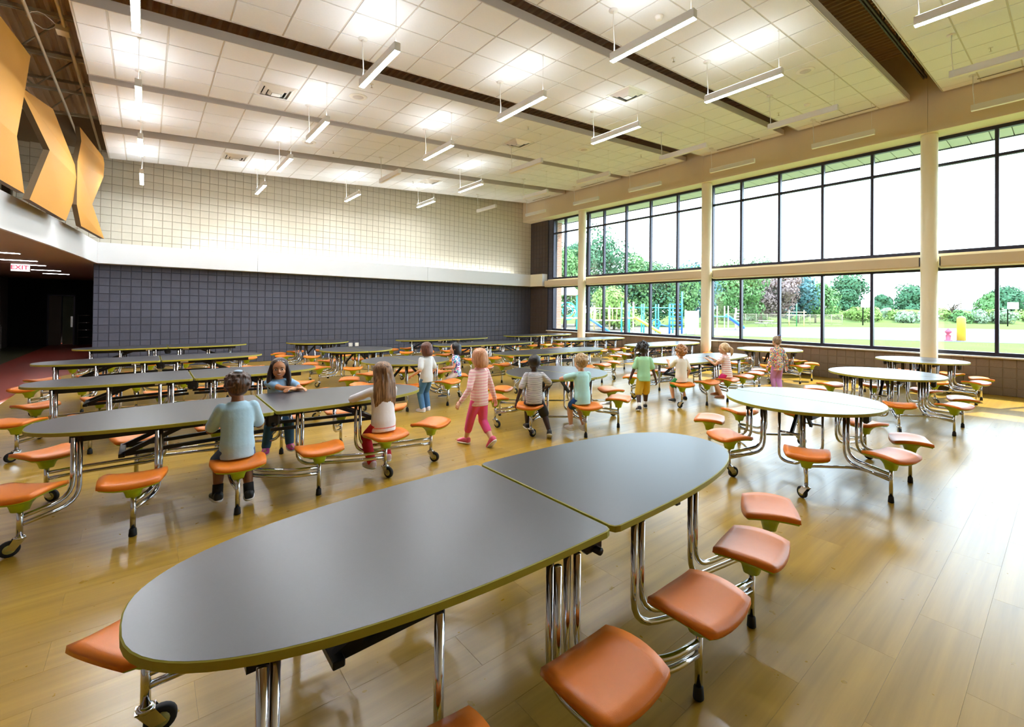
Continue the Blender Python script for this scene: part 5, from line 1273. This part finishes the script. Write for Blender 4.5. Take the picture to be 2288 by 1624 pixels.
for k in range(10): MB().tube([(-1.8 + .4 * k, 0, 2.1), (-1.8 + .4 * k, 1, 2.1)], .03, 6).build('bar', PC['tan'], t)
for y in (0, 1): MB().tube([(-1.8, y, 2.1), (1.8, y, 2.1)], .04, 6).build('rail', PC['teal'], t)
t = play(1510, 37, A_, 'blue climbing net tower in the playground')
for x in (-.5, .5): MB().tube([(x, 0, 0), (x, 0, 2.9 + x)], .07, 8).build('post', PC['blue'], t)
for k in range(7): MB().tube([(-.5, 0, .4 + .33 * k), (.5, 0, .4 + .33 * k)], .045, 6).build('rung', PC['blue'], t)
MB().tube([(-1.6 + .35 * math.cos(a), 0, .8 + .35 * math.sin(a)) for a in [k * math.pi / 8 for k in range(17)]], .06, 6).build('hoop', PC['blue'], t); MB().tube([(-1.6, 0, .8), (-.5, 0, .6)], .06, 6).build('arm', PC['blue'], t)
t = play(1546, 36, A_, 'white upright play panel beside the middle column'); MB().bbox((-.5, -.05, .1), (.5, .05, 1.85), .02).build('panel', PC['cream'], t)
for x in (-.5, .5): MB().tube([(x, 0, 0), (x, 0, 1.95)], .06, 8).build('post', M['white'], t)
MB().bbox((.1, -.6, 0), (.6, -.2, .5), .02).build('bin', M['steel'], t)
t = play(1612, 46, A_, 'second play tower with a teal slide right of the middle column')
for x in (-.6, .5):
    for y in (-.5, .5): MB().tube([(x, y, 0), (x, y, 2.4)], .06, 8).build('post', PC['cream'], t)
MB().bbox((-.7, -.6, 1.3), (.6, .6, 1.4), .02).build('deck', PC['teal'], t)
MB().loft([[V((.5 + 1.7 * k / 8, -.35, 1.35 - 1.2 * k / 8)), V((.5 + 1.7 * k / 8, .35, 1.35 - 1.2 * k / 8)), V((.5 + 1.7 * k / 8, .35, 1.6 - 1.2 * k / 8)), V((.5 + 1.7 * k / 8, -.35, 1.6 - 1.2 * k / 8))] for k in range(9)]).build('slide', PC['blue'], t)
t = play(1650, 47, A_, 'pinkish climbing poles beside the second tower')
for x in (-.3, .3): MB().tube([(x + .06 * math.sin(k), 0, .25 * k) for k in range(10)], .10, 8).build('pole', PC['pink'], t)
for k in range(6): MB().tube([(-.3, 0, .4 + .32 * k), (.3, 0, .4 + .32 * k)], .05, 6).build('rung', PC['pink'], t)
t = play(1780, 62, A_, 'green and tan pull-up bars on the play court')
for x in (-1.0, 0, 1.0): MB().tube([(x, 0, 0), (x, 0, 2.2 if x else 3.0)], .07, 8).build('post', PC['green' if x == 0 else 'tan'], t)
for z in (1.5, 1.9): MB().tube([(-1.3, 0, z), (1.3, 0, z)], .05, 6).build('bar', PC['tan'], t)
